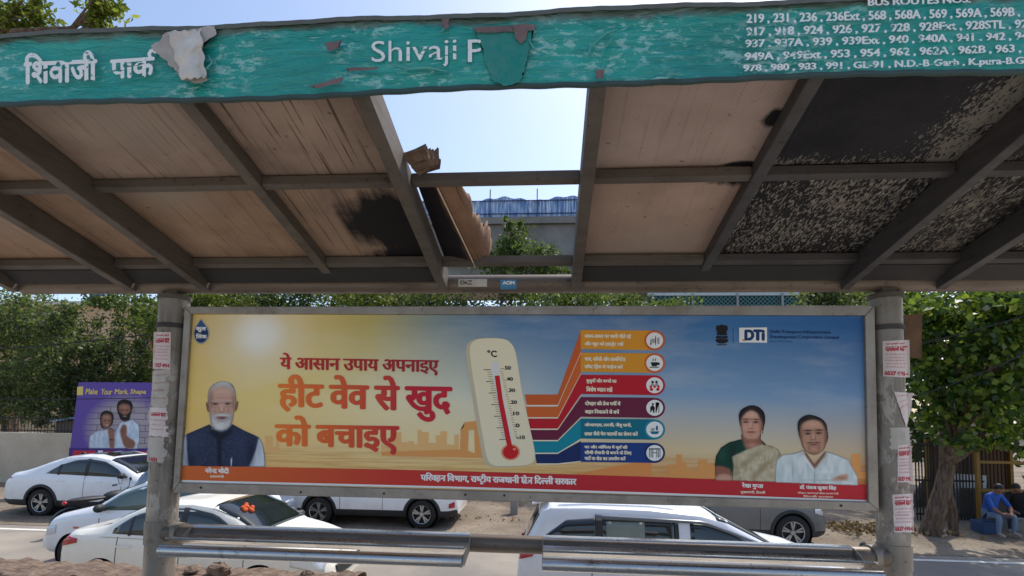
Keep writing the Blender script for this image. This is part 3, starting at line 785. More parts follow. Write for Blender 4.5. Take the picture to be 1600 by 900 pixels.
def m_poster():
    k = NT('poster_print'); tc = k.n('ShaderNodeTexCoord'); s = k.n('ShaderNodeSeparateXYZ'); k.l(tc.outputs['UV'], s.inputs[0]); u, v = s.outputs[0], s.outputs[1]
    L = lambda *a: lin(a)
    top = k.ramp(u, [(0, L(222, 180, 66)), (.16, L(230, 196, 86)), (.27, L(200, 184, 116)), (.36, L(146, 160, 156)), (.46, L(96, 132, 166)), (.62, L(72, 118, 166)), (.80, L(66, 118, 170)), (1, L(50, 98, 154))])
    mid = k.ramp(u, [(0, L(240, 204, 104)), (.15, L(246, 220, 136)), (.30, L(246, 234, 190)), (.42, L(222, 222, 198)), (.55, L(168, 188, 198)), (.72, L(146, 176, 202)), (1, L(120, 156, 192))])
    low = k.ramp(u, [(0, L(244, 200, 122)), (.2, L(246, 214, 148)), (.45, L(246, 224, 172)), (.7, L(226, 200, 152)), (.85, L(222, 202, 162)), (1, L(206, 180, 146))])
    bot = k.ramp(u, [(0, L(236, 180, 104)), (.3, L(240, 204, 136)), (.5, L(232, 190, 116)), (.75, L(228, 150, 84)), (1, L(214, 118, 66))])
    f1 = k.ramp(v, [(.50, 0.), (.94, 1.)]); f2 = k.ramp(v, [(.26, 0.), (.56, 1.)]); f3 = k.ramp(v, [(.10, 0.), (.24, 1.)])
    c = k.mix(f3, bot, low); c = k.mix(f2, c, mid); c = k.mix(f1, c, top)
    # printed sun with rays
    d = k.n('ShaderNodeVectorMath', operation='DISTANCE'); mp = k.n('ShaderNodeMapping'); mp.inputs['Scale'].default_value = (3.6, 1, 1); k.l(tc.outputs['UV'], mp.inputs[0]); k.l(mp.outputs[0], d.inputs[0]); d.inputs[1].default_value = (.104 * 3.6, .88, 0)
    c = k.mix(k.ramp(d.outputs['Value'], [(0.0, 1.0), (.07, .85), (.16, .42), (.32, .14), (.55, 0.)]), c, L(255, 254, 246))
    # printed light beam
    b = k.math('ADD', k.math('SUBTRACT', v, k.math('MULTIPLY', u, 1.0)), -.40)
    beam_f = k.math('MULTIPLY', k.ramp(k.math('ABSOLUTE', b), [(.06, .5), (.075, 0.)]), k.ramp(u, [(.04, 0.), (.08, .8), (.16, .8), (.3, 0.)]))
    c = k.mix(beam_f, c, L(244, 214, 124))
    # dune streaks near the bottom
    mp2 = k.n('ShaderNodeMapping'); mp2.inputs['Scale'].default_value = (9, 60, 1); mp2.inputs['Rotation'].default_value = (0, 0, R(-1.5)); k.l(tc.outputs['UV'], mp2.inputs[0])
    st = k.noise(mp2.outputs[0], 1.0, 4, .6)
    c = k.mix(k.math('MULTIPLY', k.ramp(st, [(.42, 0.), (.62, .55)]), k.ramp(v, [(.19, 1.), (.25, 0.)])), c, L(206, 142, 66))
    cl = k.noise(tc.outputs['UV'], 5, 4, .6)
    c = k.mix(k.math('MULTIPLY', k.ramp(cl, [(.5, 0.), (.75, .22)]), k.ramp(v, [(.3, 0.), (.6, 1.)])), c, L(238, 230, 214))
    # faint creases and dust
    w = k.noise(k.coord('Object', (5, 1, .8)), 2.5, 4); k.bump(w, .12, .01)
    return k.set(c, .5, 0, .2)
M_POST = m_poster()
q0 = [(297, 488.5), (1353, 491), (1359, 786), (279, 756)]
def pf(u, v):
    a = np.array(q0, float); p = (a[3] * (1 - u) + a[2] * u) * (1 - v) + (a[0] * (1 - u) + a[1] * u) * v
    return tuple(at(p[0], p[1], PY))
m = MB(); m.grid(pf, 24, 8); poster = m.build('poster', M_POST, ad)
I = {n: ink('print_' + n, c) for n, c in dict(cream=(240, 228, 200), white=(240, 238, 232), red=(206, 34, 40), deepred=(176, 30, 36), orange=(216, 108, 40), amber=(226, 152, 44), ribbon1=(206, 96, 44), ribbon2=(214, 104, 48),
      crimson=(192, 28, 44), maroon=(110, 34, 62), teal=(12, 138, 156), navy=(28, 62, 130), dkteal=(8, 110, 132), dknavy=(28, 46, 96), skyline=(238, 188, 122), skyline2=(230, 160, 92), black=(34, 32, 32), drop=(46, 92, 144), dropd=(30, 58, 104),
      skin1=(214, 166, 142), skin1d=(180, 126, 104), hairw=(206, 200, 194), hairg=(168, 164, 160), vest=(36, 46, 72), vestd=(24, 30, 52), kurta=(222, 226, 230), skin2=(206, 156, 130), skin2d=(164, 108, 86), hairb=(38, 28, 28), blouse=(18, 62, 48), saree=(200, 184, 148), sareed=(172, 152, 114),
      skin3=(184, 134, 108), skin3d=(146, 98, 76), shirt=(224, 232, 228), shirtd=(190, 202, 202), lips=(150, 62, 60), thermo=(240, 226, 190), thermos=(206, 192, 160), tube=(226, 222, 216), glow=(236, 150, 110), logoblue=(30, 62, 112), tan=(232, 150, 84)).items()}
def shape(name, polys, parent=poster):
    mats = []; P = []
    for pts, ml, lift in polys:
        mt = I[ml]
        if mt not in mats: mats.append(mt)
        P.append((pts, mats.index(mt), lift))
    o = sheets(name, P, lambda x, y, l: psurf(x, y, l), mats, None); o.parent = parent; return o
def Z(z, s, ox, oy, pts): return [(ox + x / s, oy + y / s) for x, y in pts]
def ptext(s, quad, col, res, bold=(0, 0), lift=.003, name='poster_lettering', wear=0):
    o = words(name, s, quad, lambda x, y: psurf(x, y, lift), I[col] if isinstance(col, str) else col, None, res, bold, wear); o.parent = poster; return o
# city skyline silhouettes
def sky_line(x0, x1, yb, seed, hmax, col, step=9):
    r = random.Random(seed); Q = []; x = x0
    while x < x1 - 1:
        w = min(r.uniform(step * .5, step * 1.4), x1 - x); h = r.uniform(.25, 1) * hmax
        Q.append(([(x, yb), (x, yb - h), (x + w, yb - h), (x + w, yb)], col, .0006)); x += w
    return Q
shape('skyline', sky_line(1044, 1354, 748, 9, 42, 'skyline2', 14))
shape('skyline', sky_line(414, 436, 706, 2, 26, 'skyline'))
shape('dune', [([(860, 748), (1018, 718), (1018, 748)], 'tan', .0008)])
shape('skyline', sky_line(596, 717, 706, 4, 36, 'skyline') + [
      ([(718, 714), (720, 672), (732, 672), (731, 714)], 'skyline2', .0012), ([(719, 672), (724, 668), (726, 660), (748, 657), (752, 672)], 'skyline2', .0012), ([(742, 714), (741, 672), (752, 672), (755, 714)], 'skyline2', .0012),
      ([(596, 706), (726, 702), (760, 716), (596, 712)], 'skyline2', .0009)])
# headline, printed orange to red
def m_headline(name, c0, c1, xa, xb):
    k = NT(name); s = k.n('ShaderNodeSeparateXYZ'); k.l(k.coord('Object'), s.inputs[0])
    f = k.math('DIVIDE', k.math('SUBTRACT', s.outputs[0], xa), xb - xa, True)
    return k.set(k.ramp(f, [(0, lin(c0)), (1, lin(c1))]), .4, 0, .3)
xa, xb = at(436, 640, PY).x, at(690, 640, PY).x
M_H1 = m_headline('headline_red', (196, 36, 34), (160, 22, 36), xa, xb)
M_H2 = m_headline('headline_orange_red', (244, 124, 38), (200, 22, 46), xa, at(640, 640, PY).x)
ptext('ये आसान उपाय अपनाइए', ((437, 551), (686, 555), (686, 587), (437, 582)), M_H1, 72, (3, 1))
ptext('हीट वेव से खुद', ((434, 585), (707, 588), (707, 661), (434, 650)), M_H2, 84, (4, 2))
ptext('को बचाइए', ((429, 649), (624, 651), (624, 711), (429, 706)), M_H2, 84, (4, 2))
# thermometer
T_ = lambda pts: Z(0, 2.8125, 540, 470, pts)
body = smooth_closed(T_([(548, 200), (575, 172), (620, 166), (690, 168), (728, 188), (750, 240), (776, 400), (806, 540), (830, 660), (826, 706), (790, 722), (700, 726), (650, 722), (622, 690), (600, 580), (570, 400), (550, 270)]), 4)
back = smooth_closed(T_([(530, 215), (545, 180), (600, 164), (690, 166), (728, 188), (750, 240), (776, 400), (806, 540), (832, 662), (828, 708), (790, 726), (700, 732), (640, 730), (606, 700), (586, 600), (556, 420), (534, 280)]), 4)
edge_ = smooth_closed([(x + .2 * (x - 780) * .05, y + (1.4 if y > 630 else -1.4)) for x, y in back], 1)
ticks = []
for k in range(7):
    y = 302 + 51 * k; x = 640 + 11.5 * k
    ticks.append((T_([(x - 34, y + 0), (x - 2, y - 1), (x - 2, y + 2), (x - 34, y + 3)]), 'black', .0042))
    ticks.append((T_([(x + 40, y - 4), (x + 58, y - 5), (x + 58, y - 3), (x + 40, y - 2)]), 'black', .0042))
    for j in range(1, 5):
        if k < 6: ticks.append((T_([(x - 20 + j * 2.2, y + j * 10.2), (x + j * 2.2, y + j * 10.2), (x + j * 2.2, y + j * 10.2 + 1.6), (x - 20 + j * 2.2, y + j * 10.2 + 1.6)]), 'black', .0042))
        if k < 6: ticks.append((T_([(x + 38 + j * 2.2, y + j * 10.2 - 3), (x + 50 + j * 2.2, y + j * 10.2 - 3), (x + 50 + j * 2.2, y + j * 10.2 - 1.4), (x + 38 + j * 2.2, y + j * 10.2 - 1.4)]), 'black', .0042))
th = shape('thermometer_print', [(back, 'thermos', .002), (body, 'thermo', .003),
      (smooth_closed(T_([(640, 285), (646, 270), (660, 268), (672, 280), (690, 400), (738, 640), (712, 650), (662, 420)]), 3), 'tube', .0036),
      (T_([(655, 330), (676, 328), (690, 430), (734, 650), (712, 652), (672, 450)]), 'red', .0042),
      (T_(ell(725, 665, 42, 36)), 'glow', .0038), (T_(ell(725, 665, 34, 30)), 'red', .0046), (T_(ell(742, 652, 7, 5)), 'glow', .0052)] + ticks)
ptext('°C', T_([(622, 216), (664, 218), (666, 248), (624, 246)]), 'black', 30, (1, 1), .0046)
for s, x, y in (('50', 713, 295), ('40', 722, 343), ('30', 732, 393), ('20', 740, 445), ('10', 750, 495), ('0', 756, 548), ('-10', 770, 600)):
    w = 9 * len(s)
    ptext(s, T_([(x - w / 2 - 5, y - 9), (x + w / 2 + 5, y - 8), (x + w / 2 + 5, y + 9), (x - w / 2 - 5, y + 8)]), 'black', 22, (1, 1), .0046)
# advice ribbons
B_ = lambda pts: Z(0, 2.814, 820, 470, pts)
rib = [((412, 458), (128, 225), 'ribbon1', 0, 128, 212, 'amber', 'ribbon1'), ((466, 512), (228, 318), 'ribbon2', 5, 228, 312, 'amber', 'ribbon2'), ((518, 562), (325, 412), 'crimson', 15, 325, 410, 'crimson', 'crimson'),
       ((568, 612), (423, 510), 'maroon', 24, 423, 510, 'maroon', 'maroon'), ((618, 668), (518, 606), 'teal', 34, 518, 606, 'dkteal', 'teal'), ((672, 715), (616, 704), 'dknavy', 44, 622, 708, 'navy', 'dknavy')]
TXT = [['समय-समय पर पानी पीते रहें', 'और खुद को हाइड्रेट रखें'], ['चाय, कॉफी और कार्बोनेटेड', 'सॉफ्ट ड्रिंक से परहेज करें'], ['बुजुर्गों और बच्चों का', 'विशेष ध्यान रखें'],
       ['दोपहर की तेज गर्मी में', 'बाहर निकलने से बचें'], ['ओआरएस, लस्सी, नींबू पानी,', 'छाछ जैसे पेय पदार्थों का सेवन करें'], ['घर और ऑफिस में सूर्य की', 'सीधी रोशनी से बचने के लिए', 'पर्दों या शेड का उपयोग करें']]
WID = [[206, 172], [182, 170], [134, 116], [158, 152], [208, 236], [190, 208, 182]]
for i, ((a, b), (c, d), colr, xs, y0, y1, colb, colc) in enumerate(rib):
    sk = 3
    cx, cyc = 571, (y0 + y1) / 2 + 4
    P = [(B_([(xs, a), (145, a), (247, c), (247, d), (145, b), (xs + 8, b)]), colr, .0014),
         (B_([(xs + 8, b), (145, b), (247, d), (247, d + 4), (145, b + 5), (xs + 8, b + 5)]), 'cream', .0016),
         (B_([(246, y0), (cx, y0 + sk), (cx, y1 + sk + 2), (246, y1)]), colb, .0018),
         (B_(ell(cx, cyc, 46, 44, 28)), colc, .0022), (B_(ell(cx, cyc, 37, 35, 28)), 'white', .0028)]
    # icon
    Ic = []
    if i == 0: Ic = [(ell(cx - 8, cyc + 2, 13, 10), 'hairg', .0034), ([(cx + 2, cyc - 18), (cx + 6, cyc - 18), (cx + 6, cyc + 20), (cx + 2, cyc + 20)], 'black', .0036), ([(cx + 10, cyc - 12), (cx + 22, cyc - 12), (cx + 20, cyc + 16), (cx + 12, cyc + 16)], 'hairg', .0034), ([(cx - 20, cyc + 10), (cx - 14, cyc + 10), (cx - 14, cyc + 20), (cx - 20, cyc + 20)], 'black', .0034)]
    if i == 1: Ic = [([(cx - 18, cyc - 4), (cx + 14, cyc - 4), (cx + 10, cyc + 14), (cx - 12, cyc + 14)], 'black', .0034), (ell(cx + 16, cyc + 3, 7, 6), 'black', .0034), ([(cx - 22, cyc + 16), (cx + 18, cyc + 16), (cx + 18, cyc + 20), (cx - 22, cyc + 20)], 'black', .0034), ([(cx - 8, cyc - 20), (cx - 4, cyc - 20), (cx - 6, cyc - 8), (cx - 9, cyc - 8)], 'black', .0034), ([(cx + 2, cyc - 20), (cx + 6, cyc - 20), (cx + 4, cyc - 8), (cx + 1, cyc - 8)], 'black', .0034)]
    if i == 2: Ic = [(ell(cx + dx, cyc + dy, 6, 6, 10), cc, .0034) for dx, dy, cc in ((-9, -14, 'black'), (8, -14, 'black'), (-17, 6, 'red'), (17, 6, 'red'), (0, 6, 'red'))] + [(ell(cx + dx, cyc + dy, 8, 7, 10), cc, .0038) for dx, dy, cc in ((-9, -2, 'hairg'), (9, -2, 'hairg'), (-14, 18, 'red'), (14, 18, 'red'))]
    if i == 3: Ic = [([(cx + 4, cyc - 24), (cx + 20, cyc - 24), (cx + 20, cyc + 22), (cx + 17, cyc + 22), (cx + 17, cyc - 21), (cx + 7, cyc - 21), (cx + 7, cyc + 22), (cx + 4, cyc + 22)], 'black', .0034), (ell(cx - 8, cyc - 16, 5, 5, 10), 'black', .0034), ([(cx - 12, cyc - 10), (cx - 5, cyc - 10), (cx + 1, cyc), (cx - 4, cyc + 1), (cx - 2, cyc + 22), (cx - 7, cyc + 22), (cx - 9, cyc + 8), (cx - 18, cyc + 20), (cx - 22, cyc + 17), (cx - 13, cyc + 4), (cx - 20, cyc - 2)], 'black', .0034)]
    if i == 4: Ic = [([(cx - 22, cyc + 8), (cx + 22, cyc + 8), (cx + 12, cyc + 20), (cx - 12, cyc + 20)], 'dkteal', .0034), (ell(cx - 8, cyc, 9, 7), 'hairg', .0036), (ell(cx + 10, cyc - 6, 5, 12), 'dkteal', .0034)]
    if i == 5: Ic = [([(cx - 26, cyc - 20), (cx + 26, cyc - 20), (cx + 26, cyc - 15), (cx - 26, cyc - 15)], 'black', .0034)] + [([(cx + x, cyc - 14), (cx + x + 3, cyc - 14), (cx + x + 3, cyc + 20), (cx + x, cyc + 20)], 'black', .0034) for x in (-24, -17, -10, 8, 15, 22)] + [([(cx - 8, cyc - 2), (cx + 8, cyc - 2), (cx + 8, cyc + 1), (cx - 8, cyc + 1)], 'black', .0036)]
    P += [(B_(pp), cc, ll) for pp, cc, ll in Ic]
    shape('advice_ribbon', P)
    n = len(TXT[i]); x0 = (262, 262, 270, 264, 262, 262)[i]
    hh = (24, 24, 24, 24, 22, 21)[i]; pit = (y1 - y0 - 14) / n
    for j, s in enumerate(TXT[i]):
        ya = y0 + 9 + pit * j + (pit - hh) / 2
        ptext(s, B_([(x0, ya), (x0 + WID[i][j], ya + 2), (x0 + WID[i][j], ya + hh + 2), (x0, ya + hh)]), 'cream', 34, (2, 1), .0034)
# footer band
def m_footer():
    k = NT('footer_print'); s = k.n('ShaderNodeSeparateXYZ'); k.l(k.coord('Object'), s.inputs[0])
    f = k.math('DIVIDE', k.math('SUBTRACT', s.outputs[0], at(285, 740, PY).x), 3.0, True)
    return k.set(k.ramp(f, [(0, lin((216, 104, 38))), (.25, lin((214, 92, 40))), (.6, lin((204, 50, 42))), (1, lin((196, 32, 44)))]), .4, 0, .3)
I['footer'] = m_footer()
shape('footer_band', [([(284, 727), (700, 735.5), (1000, 744.5), (1355.5, 757.5), (1356, 781.5), (1000, 769), (700, 760), (281.5, 750)], 'footer', .0024),
                      ([(281.5, 750), (700, 760), (1000, 769), (1356, 781.5), (1356, 784), (1000, 772.5), (700, 763), (281, 753.5)], 'white', .0022)])
ptext('परिवहन विभाग, राष्ट्रीय राजधानी क्षेत्र दिल्ली सरकार', ((657, 738), (901, 744.5), (901, 761), (657, 754)), 'white', 52, (3, 1), .0034)
ptext('नरेन्द्र मोदी', ((320, 729.5), (358, 730.5), (358, 740.5), (320, 739.5)), 'white', 34, (2, 1), .0034)
ptext('प्रधानमंत्री', ((328, 741.5), (350, 742), (350, 747), (328, 746.5)), 'cream', 28, (1, 1), .0034)
ptext('रेखा गुप्ता', ((1159, 753.5), (1193, 754.5), (1193, 765), (1159, 764)), 'white', 36, (2, 1), .0034)
ptext('मुख्यमंत्री, दिल्ली', ((1157, 766), (1196, 767), (1196, 773), (1157, 772)), 'cream', 28, (1, 1), .0034)
ptext('डॉ. पंकज कुमार सिंह', ((1249, 757), (1307, 758.5), (1307, 767.5), (1249, 766)), 'white', 36, (2, 1), .0034)
ptext('परिवहन, स्वास्थ्य एवं परिवार कल्याण मंत्री', ((1246, 768), (1310, 769.5), (1310, 773.5), (1246, 772)), 'cream', 26, (1, 0), .0034)
ptext('दिल्ली सरकार', ((1255, 773.5), (1302, 774.5), (1302, 778), (1255, 777)), 'cream', 26, (1, 0), .0034)
# logos
shape('drop_logo', [(smooth_closed([(314, 498), (320, 506), (326, 514), (327, 524), (322, 534), (314, 538), (306, 534), (302, 524), (303, 514), (308, 507)], 3), 'hairg', .0016), (smooth_closed([(314, 500), (319, 508), (324, 515), (325, 523), (321, 532), (314, 535.5), (307, 532), (304, 523), (305, 515), (309, 508)], 3), 'dropd', .0022),
                    (smooth_closed([(314, 500), (319, 508), (323, 514), (305.5, 514), (309, 508)], 2), 'drop', .0026)])
ptext('कुल', ((306, 511), (322, 511), (322, 519), (306, 519)), 'white', 28, (1, 1), .0032); ptext('लिंक', ((306, 521), (323, 521), (323, 529), (306, 529)), 'white', 28, (1, 1), .0032)
shape('emblem', [(ell(1128, 512, 5, 5, 12), 'black', .002), (ell(1122.5, 513, 4, 5, 12), 'black', .0024), (ell(1133.5, 513, 4, 5, 12), 'black', .0024), ([(1121, 514), (1135, 514), (1136, 524), (1120, 524)], 'black', .0028),
                 ([(1119, 525), (1137, 525), (1137, 529), (1119, 529)], 'black', .002), (smooth_closed([(1119, 530), (1137, 530), (1136, 535), (1128, 537), (1120, 535)], 3), 'black', .002), (ell(1128, 527, 1.6, 1.6, 8), 'logoblue', .003), ([(1120, 538), (1136, 538), (1136, 539.5), (1120, 539.5)], 'black', .002)])
shape('logo_box', [([(1155, 512), (1198.5, 511.5), (1198.5, 535.5), (1155, 535)], 'white', .002), ([(1160, 530), (1165, 530), (1165, 533), (1160, 533)], 'amber', .0026), ([(1145.4, 512), (1146, 512), (1146, 536), (1145.4, 536)], 'logoblue', .002)])
ptext('DTi', ((1163, 515), (1195, 514.5), (1195, 532.5), (1163, 532)), 'logoblue', 36, (3, 2), .0028)
ptext('Delhi Transport Infrastructure', ((1203, 515.5), (1298, 516.5), (1298, 523), (1203, 522)), 'logoblue', 34, (1, 1), .002)
ptext('Development Corporation Limited', ((1203, 523.5), (1311, 524.5), (1311, 531), (1203, 530)), 'logoblue', 34, (1, 1), .002)
ptext('(Govt. of NCT of Delhi)', ((1203, 532), (1238, 532.5), (1238, 535.5), (1203, 535)), 'logoblue', 24, (0, 0), .002)

# printed portraits: each a halftone-fine printed picture on one flat mesh of small coloured cells
def inside(poly, X, Y):
    m = np.zeros(X.shape, bool); n = len(poly)
    for i in range(n):
        (ax, ay), (bx, by) = poly[i], poly[(i + 1) % n]
        if ay == by: continue
        c = ((ay > Y) != (by > Y)) & (X < (bx - ax) * (Y - ay) / (by - ay) + ax); m ^= c
    return m
def blur(A, s):
    if s <= 0: return A
    k = np.exp(-.5 * (np.arange(-int(3 * s + 1), int(3 * s + 1) + 1) / s) ** 2); k /= k.sum()
    A = np.apply_along_axis(lambda r: np.convolve(np.pad(r, len(k) // 2, 'edge'), k, 'valid'), 1, A)
    return np.apply_along_axis(lambda r: np.convolve(np.pad(r, len(k) // 2, 'edge'), k, 'valid'), 0, A)
def m_picture(name):
    k = NT(name); at_ = k.n('ShaderNodeAttribute'); at_.attribute_name = 'print'; return k.set(at_.outputs['Color'], .5, 0, .18)
M_PIC = m_picture('printed_picture')
def picture(name, label, z, ox, oy, box, layers, surf, parent, cell=.5, lift=.003, seed=1):
    """layers in zoomed pixels: ('p', outline, rgb, soft, part of silhouette) / ('b', cx, cy, rx, ry, rgb, alpha) / ('n', outline, rgb, alpha, cells) a woven unevenness"""
    st = cell * z
    xs = np.arange(box[0], box[2], st); ys = np.arange(box[1], box[3], st)
    X, Y = np.meshgrid(xs + st / 2, ys + st / 2); H, W = X.shape
    img = np.zeros((H, W, 3)); sil = np.zeros((H, W), bool); rs = np.random.default_rng(seed)
    for L in layers:
        if L[0] == 'p':
            pts = smooth_closed(L[1], 4) if len(L) < 6 else L[1]
            m = inside(pts, X, Y)
            if L[4]: sil |= m
            a = blur(m.astype(float), L[3])[..., None]; img = img * (1 - a) + np.array(L[2], float) * a
        elif L[0] == 'b':
            a = (np.exp(-((X - L[1]) / L[3]) ** 2 - ((Y - L[2]) / L[4]) ** 2) * L[6])[..., None]; img = img * (1 - a) + np.array(L[5], float) * a
        else:
            m = inside(L[1], X, Y); nz = vnoise((H, W), L[4], int(rs.integers(1, 99)))
            a = (blur(m.astype(float), 1.0) * np.clip(nz * 1.8 - .6, 0, 1) * L[3])[..., None]; img = img * (1 - a) + np.array(L[2], float) * a
    gx = np.concatenate([xs, [xs[-1] + st]]); gy = np.concatenate([ys, [ys[-1] + st]])
    V = [surf(ox + x / z, oy + y / z, lift) for y in gy for x in gx]
    jj, ii = np.where(sil)
    F = [(j * (W + 1) + i, (j + 1) * (W + 1) + i, (j + 1) * (W + 1) + i + 1, j * (W + 1) + i + 1) for j, i in zip(jj, ii)]
    me = bpy.data.meshes.new(name); me.from_pydata(V, [], F)
    at_ = me.attributes.new('print', 'FLOAT_COLOR', 'FACE')
    c = np.clip(img[jj, ii] / 255., 0, 1); c = np.where(c <= .04045, c / 12.92, ((c + .055) / 1.055) ** 2.4)
    at_.data.foreach_set('color', np.concatenate([c, np.ones((len(c), 1))], 1).astype(np.float32).ravel())
    bm = bmesh.new(); bm.from_mesh(me); bmesh.ops.delete(bm, geom=[v for v in bm.verts if not v.link_faces], context='VERTS'); bm.to_mesh(me); bm.free()
    me.materials.append(M_PIC)
    o = bpy.data.objects.new(name, me); COL.objects.link(o); o.parent = parent
    if label: o['label'] = label
    return o
ps = lambda x, y, l: psurf(x, y, l)
SK1, SK1D, SK1L = (208, 164, 142), (150, 104, 86), (226, 188, 168)
W_, G_ = (222, 218, 214), (158, 154, 152)
vest = [(58, 492), (150, 452), (236, 415), (270, 440), (320, 465), (370, 455), (412, 412), (500, 460), (620, 515), (600, 610), (545, 746), (75, 740), (60, 610)]
picture('portrait', 'white-bearded man in navy waistcoat', 5, 280, 580, (5, 60, 690, 750), [
    ('p', [(14, 738), (18, 600), (34, 520), (64, 486), (96, 560), (90, 740)], (212, 218, 226), 2, True, 0), ('p', [(590, 500), (625, 520), (652, 572), (668, 660), (670, 748), (520, 746), (580, 600)], (216, 221, 228), 2, True, 0),
    ('b', 625, 600, 18, 90, (172, 180, 192), .6), ('b', 40, 640, 14, 90, (170, 178, 190), .6),
    ('p', vest, (40, 50, 76), 2, True, 0), ('n', vest, (66, 78, 106), .55, (3, 5)), ('b', 130, 560, 60, 90, (58, 70, 100), .5), ('b', 470, 560, 70, 90, (56, 68, 98), .5), ('b', 90, 700, 40, 60, (24, 30, 48), .6), ('b', 560, 640, 30, 100, (24, 30, 48), .6),
    ('p', [(236, 416), (258, 410), (312, 480), (345, 480), (392, 436), (410, 410), (428, 420), (400, 490), (332, 540), (326, 744), (300, 743), (298, 540), (240, 480)], (22, 28, 46), 3, False, 0),
    ('b', 312, 662, 9, 9, (8, 10, 16), .9), ('b', 312, 560, 7, 7, (8, 10, 16), .7), ('p', [(403, 690), (414, 668), (410, 742), (402, 742)], (226, 228, 230), 1, False, 0),
    ('p', [(228, 262), (222, 190), (240, 130), (285, 92), (345, 78), (400, 95), (430, 135), (442, 200), (440, 270), (400, 320), (260, 320)], (182, 178, 176), 2, True), ('n', [(222, 70), (442, 70), (442, 200), (222, 200)], (224, 221, 218), .6, (6, 2)), ('b', 340, 92, 60, 16, (214, 212, 210), .6),
    ('p', [(209, 246), (222, 252), (232, 300), (228, 322), (216, 300)], SK1D, 1, True), ('p', [(460, 238), (448, 246), (436, 292), (434, 318), (452, 290)], SK1D, 1, True),
    ('p', [(236, 260), (238, 195), (256, 150), (298, 128), (345, 122), (394, 138), (420, 182), (430, 240), (426, 320), (410, 380), (370, 430), (320, 440), (272, 415), (244, 350)], SK1, 3, True),
    ('b', 340, 165, 66, 30, SK1L, .7), ('b', 246, 230, 20, 90, SK1D, .65), ('b', 424, 250, 16, 90, SK1D, .6), ('b', 330, 205, 60, 6, SK1D, .25), ('b', 330, 180, 60, 4, SK1D, .2),
    ('b', 282, 250, 30, 15, SK1D, .5), ('b', 380, 248, 28, 15, SK1D, .5), ('b', 330, 285, 13, 32, SK1L, .7), ('b', 312, 300, 8, 14, SK1D, .5), ('b', 350, 300, 8, 14, SK1D, .45), ('b', 330, 324, 26, 7, (110, 66, 54), .7),
    ('b', 268, 296, 20, 16, (214, 156, 134), .6), ('b', 398, 292, 20, 16, (214, 156, 134), .6), ('b', 282, 318, 10, 26, SK1D, .4), ('b', 384, 314, 10, 26, SK1D, .4),
    ('p', [(234, 300), (252, 346), (272, 352), (290, 336), (334, 326), (382, 336), (402, 348), (426, 300), (418, 380), (394, 434), (352, 460), (322, 466), (284, 454), (254, 420), (240, 380)], (208, 204, 200), 3, True), ('n', [(234, 320), (426, 320), (410, 460), (250, 460)], (168, 165, 163), .6, (6, 2)), ('b', 320, 430, 46, 26, (234, 232, 230), .7), ('b', 246, 370, 12, 50, (150, 147, 146), .6), ('b', 410, 370, 12, 50, (150, 147, 146), .55),
    ('b', 334, 366, 42, 14, (120, 62, 56), .85), ('b', 334, 358, 36, 4, (74, 36, 34), .8), ('b', 334, 346, 50, 8, (218, 215, 212), .8), ('b', 334, 392, 26, 6, (150, 140, 136), .6),
    ('b', 281, 234, 32, 5, (196, 190, 186), .85), ('b', 382, 230, 32, 5, (196, 190, 186), .85), ('b', 283, 256, 17, 7, (40, 26, 24), 1.), ('b', 379, 254, 17, 7, (40, 26, 24), 1.), ('b', 287, 255, 4, 3, (226, 220, 216), .6), ('b', 383, 253, 4, 3, (226, 220, 216), .6),
    ('b', 282, 280, 36, 2.5, (96, 84, 82), .5), ('b', 382, 278, 34, 2.5, (96, 84, 82), .5), ('b', 330, 250, 10, 3, (90, 80, 78), .5)], ps, poster, seed=3)
SK2, SK2D, SK2L = (208, 158, 134), (150, 98, 80), (228, 184, 162)
sar = [(234, 495), (345, 440), (480, 396), (556, 404), (616, 436), (642, 490), (600, 590), (600, 705), (236, 692), (246, 570)]
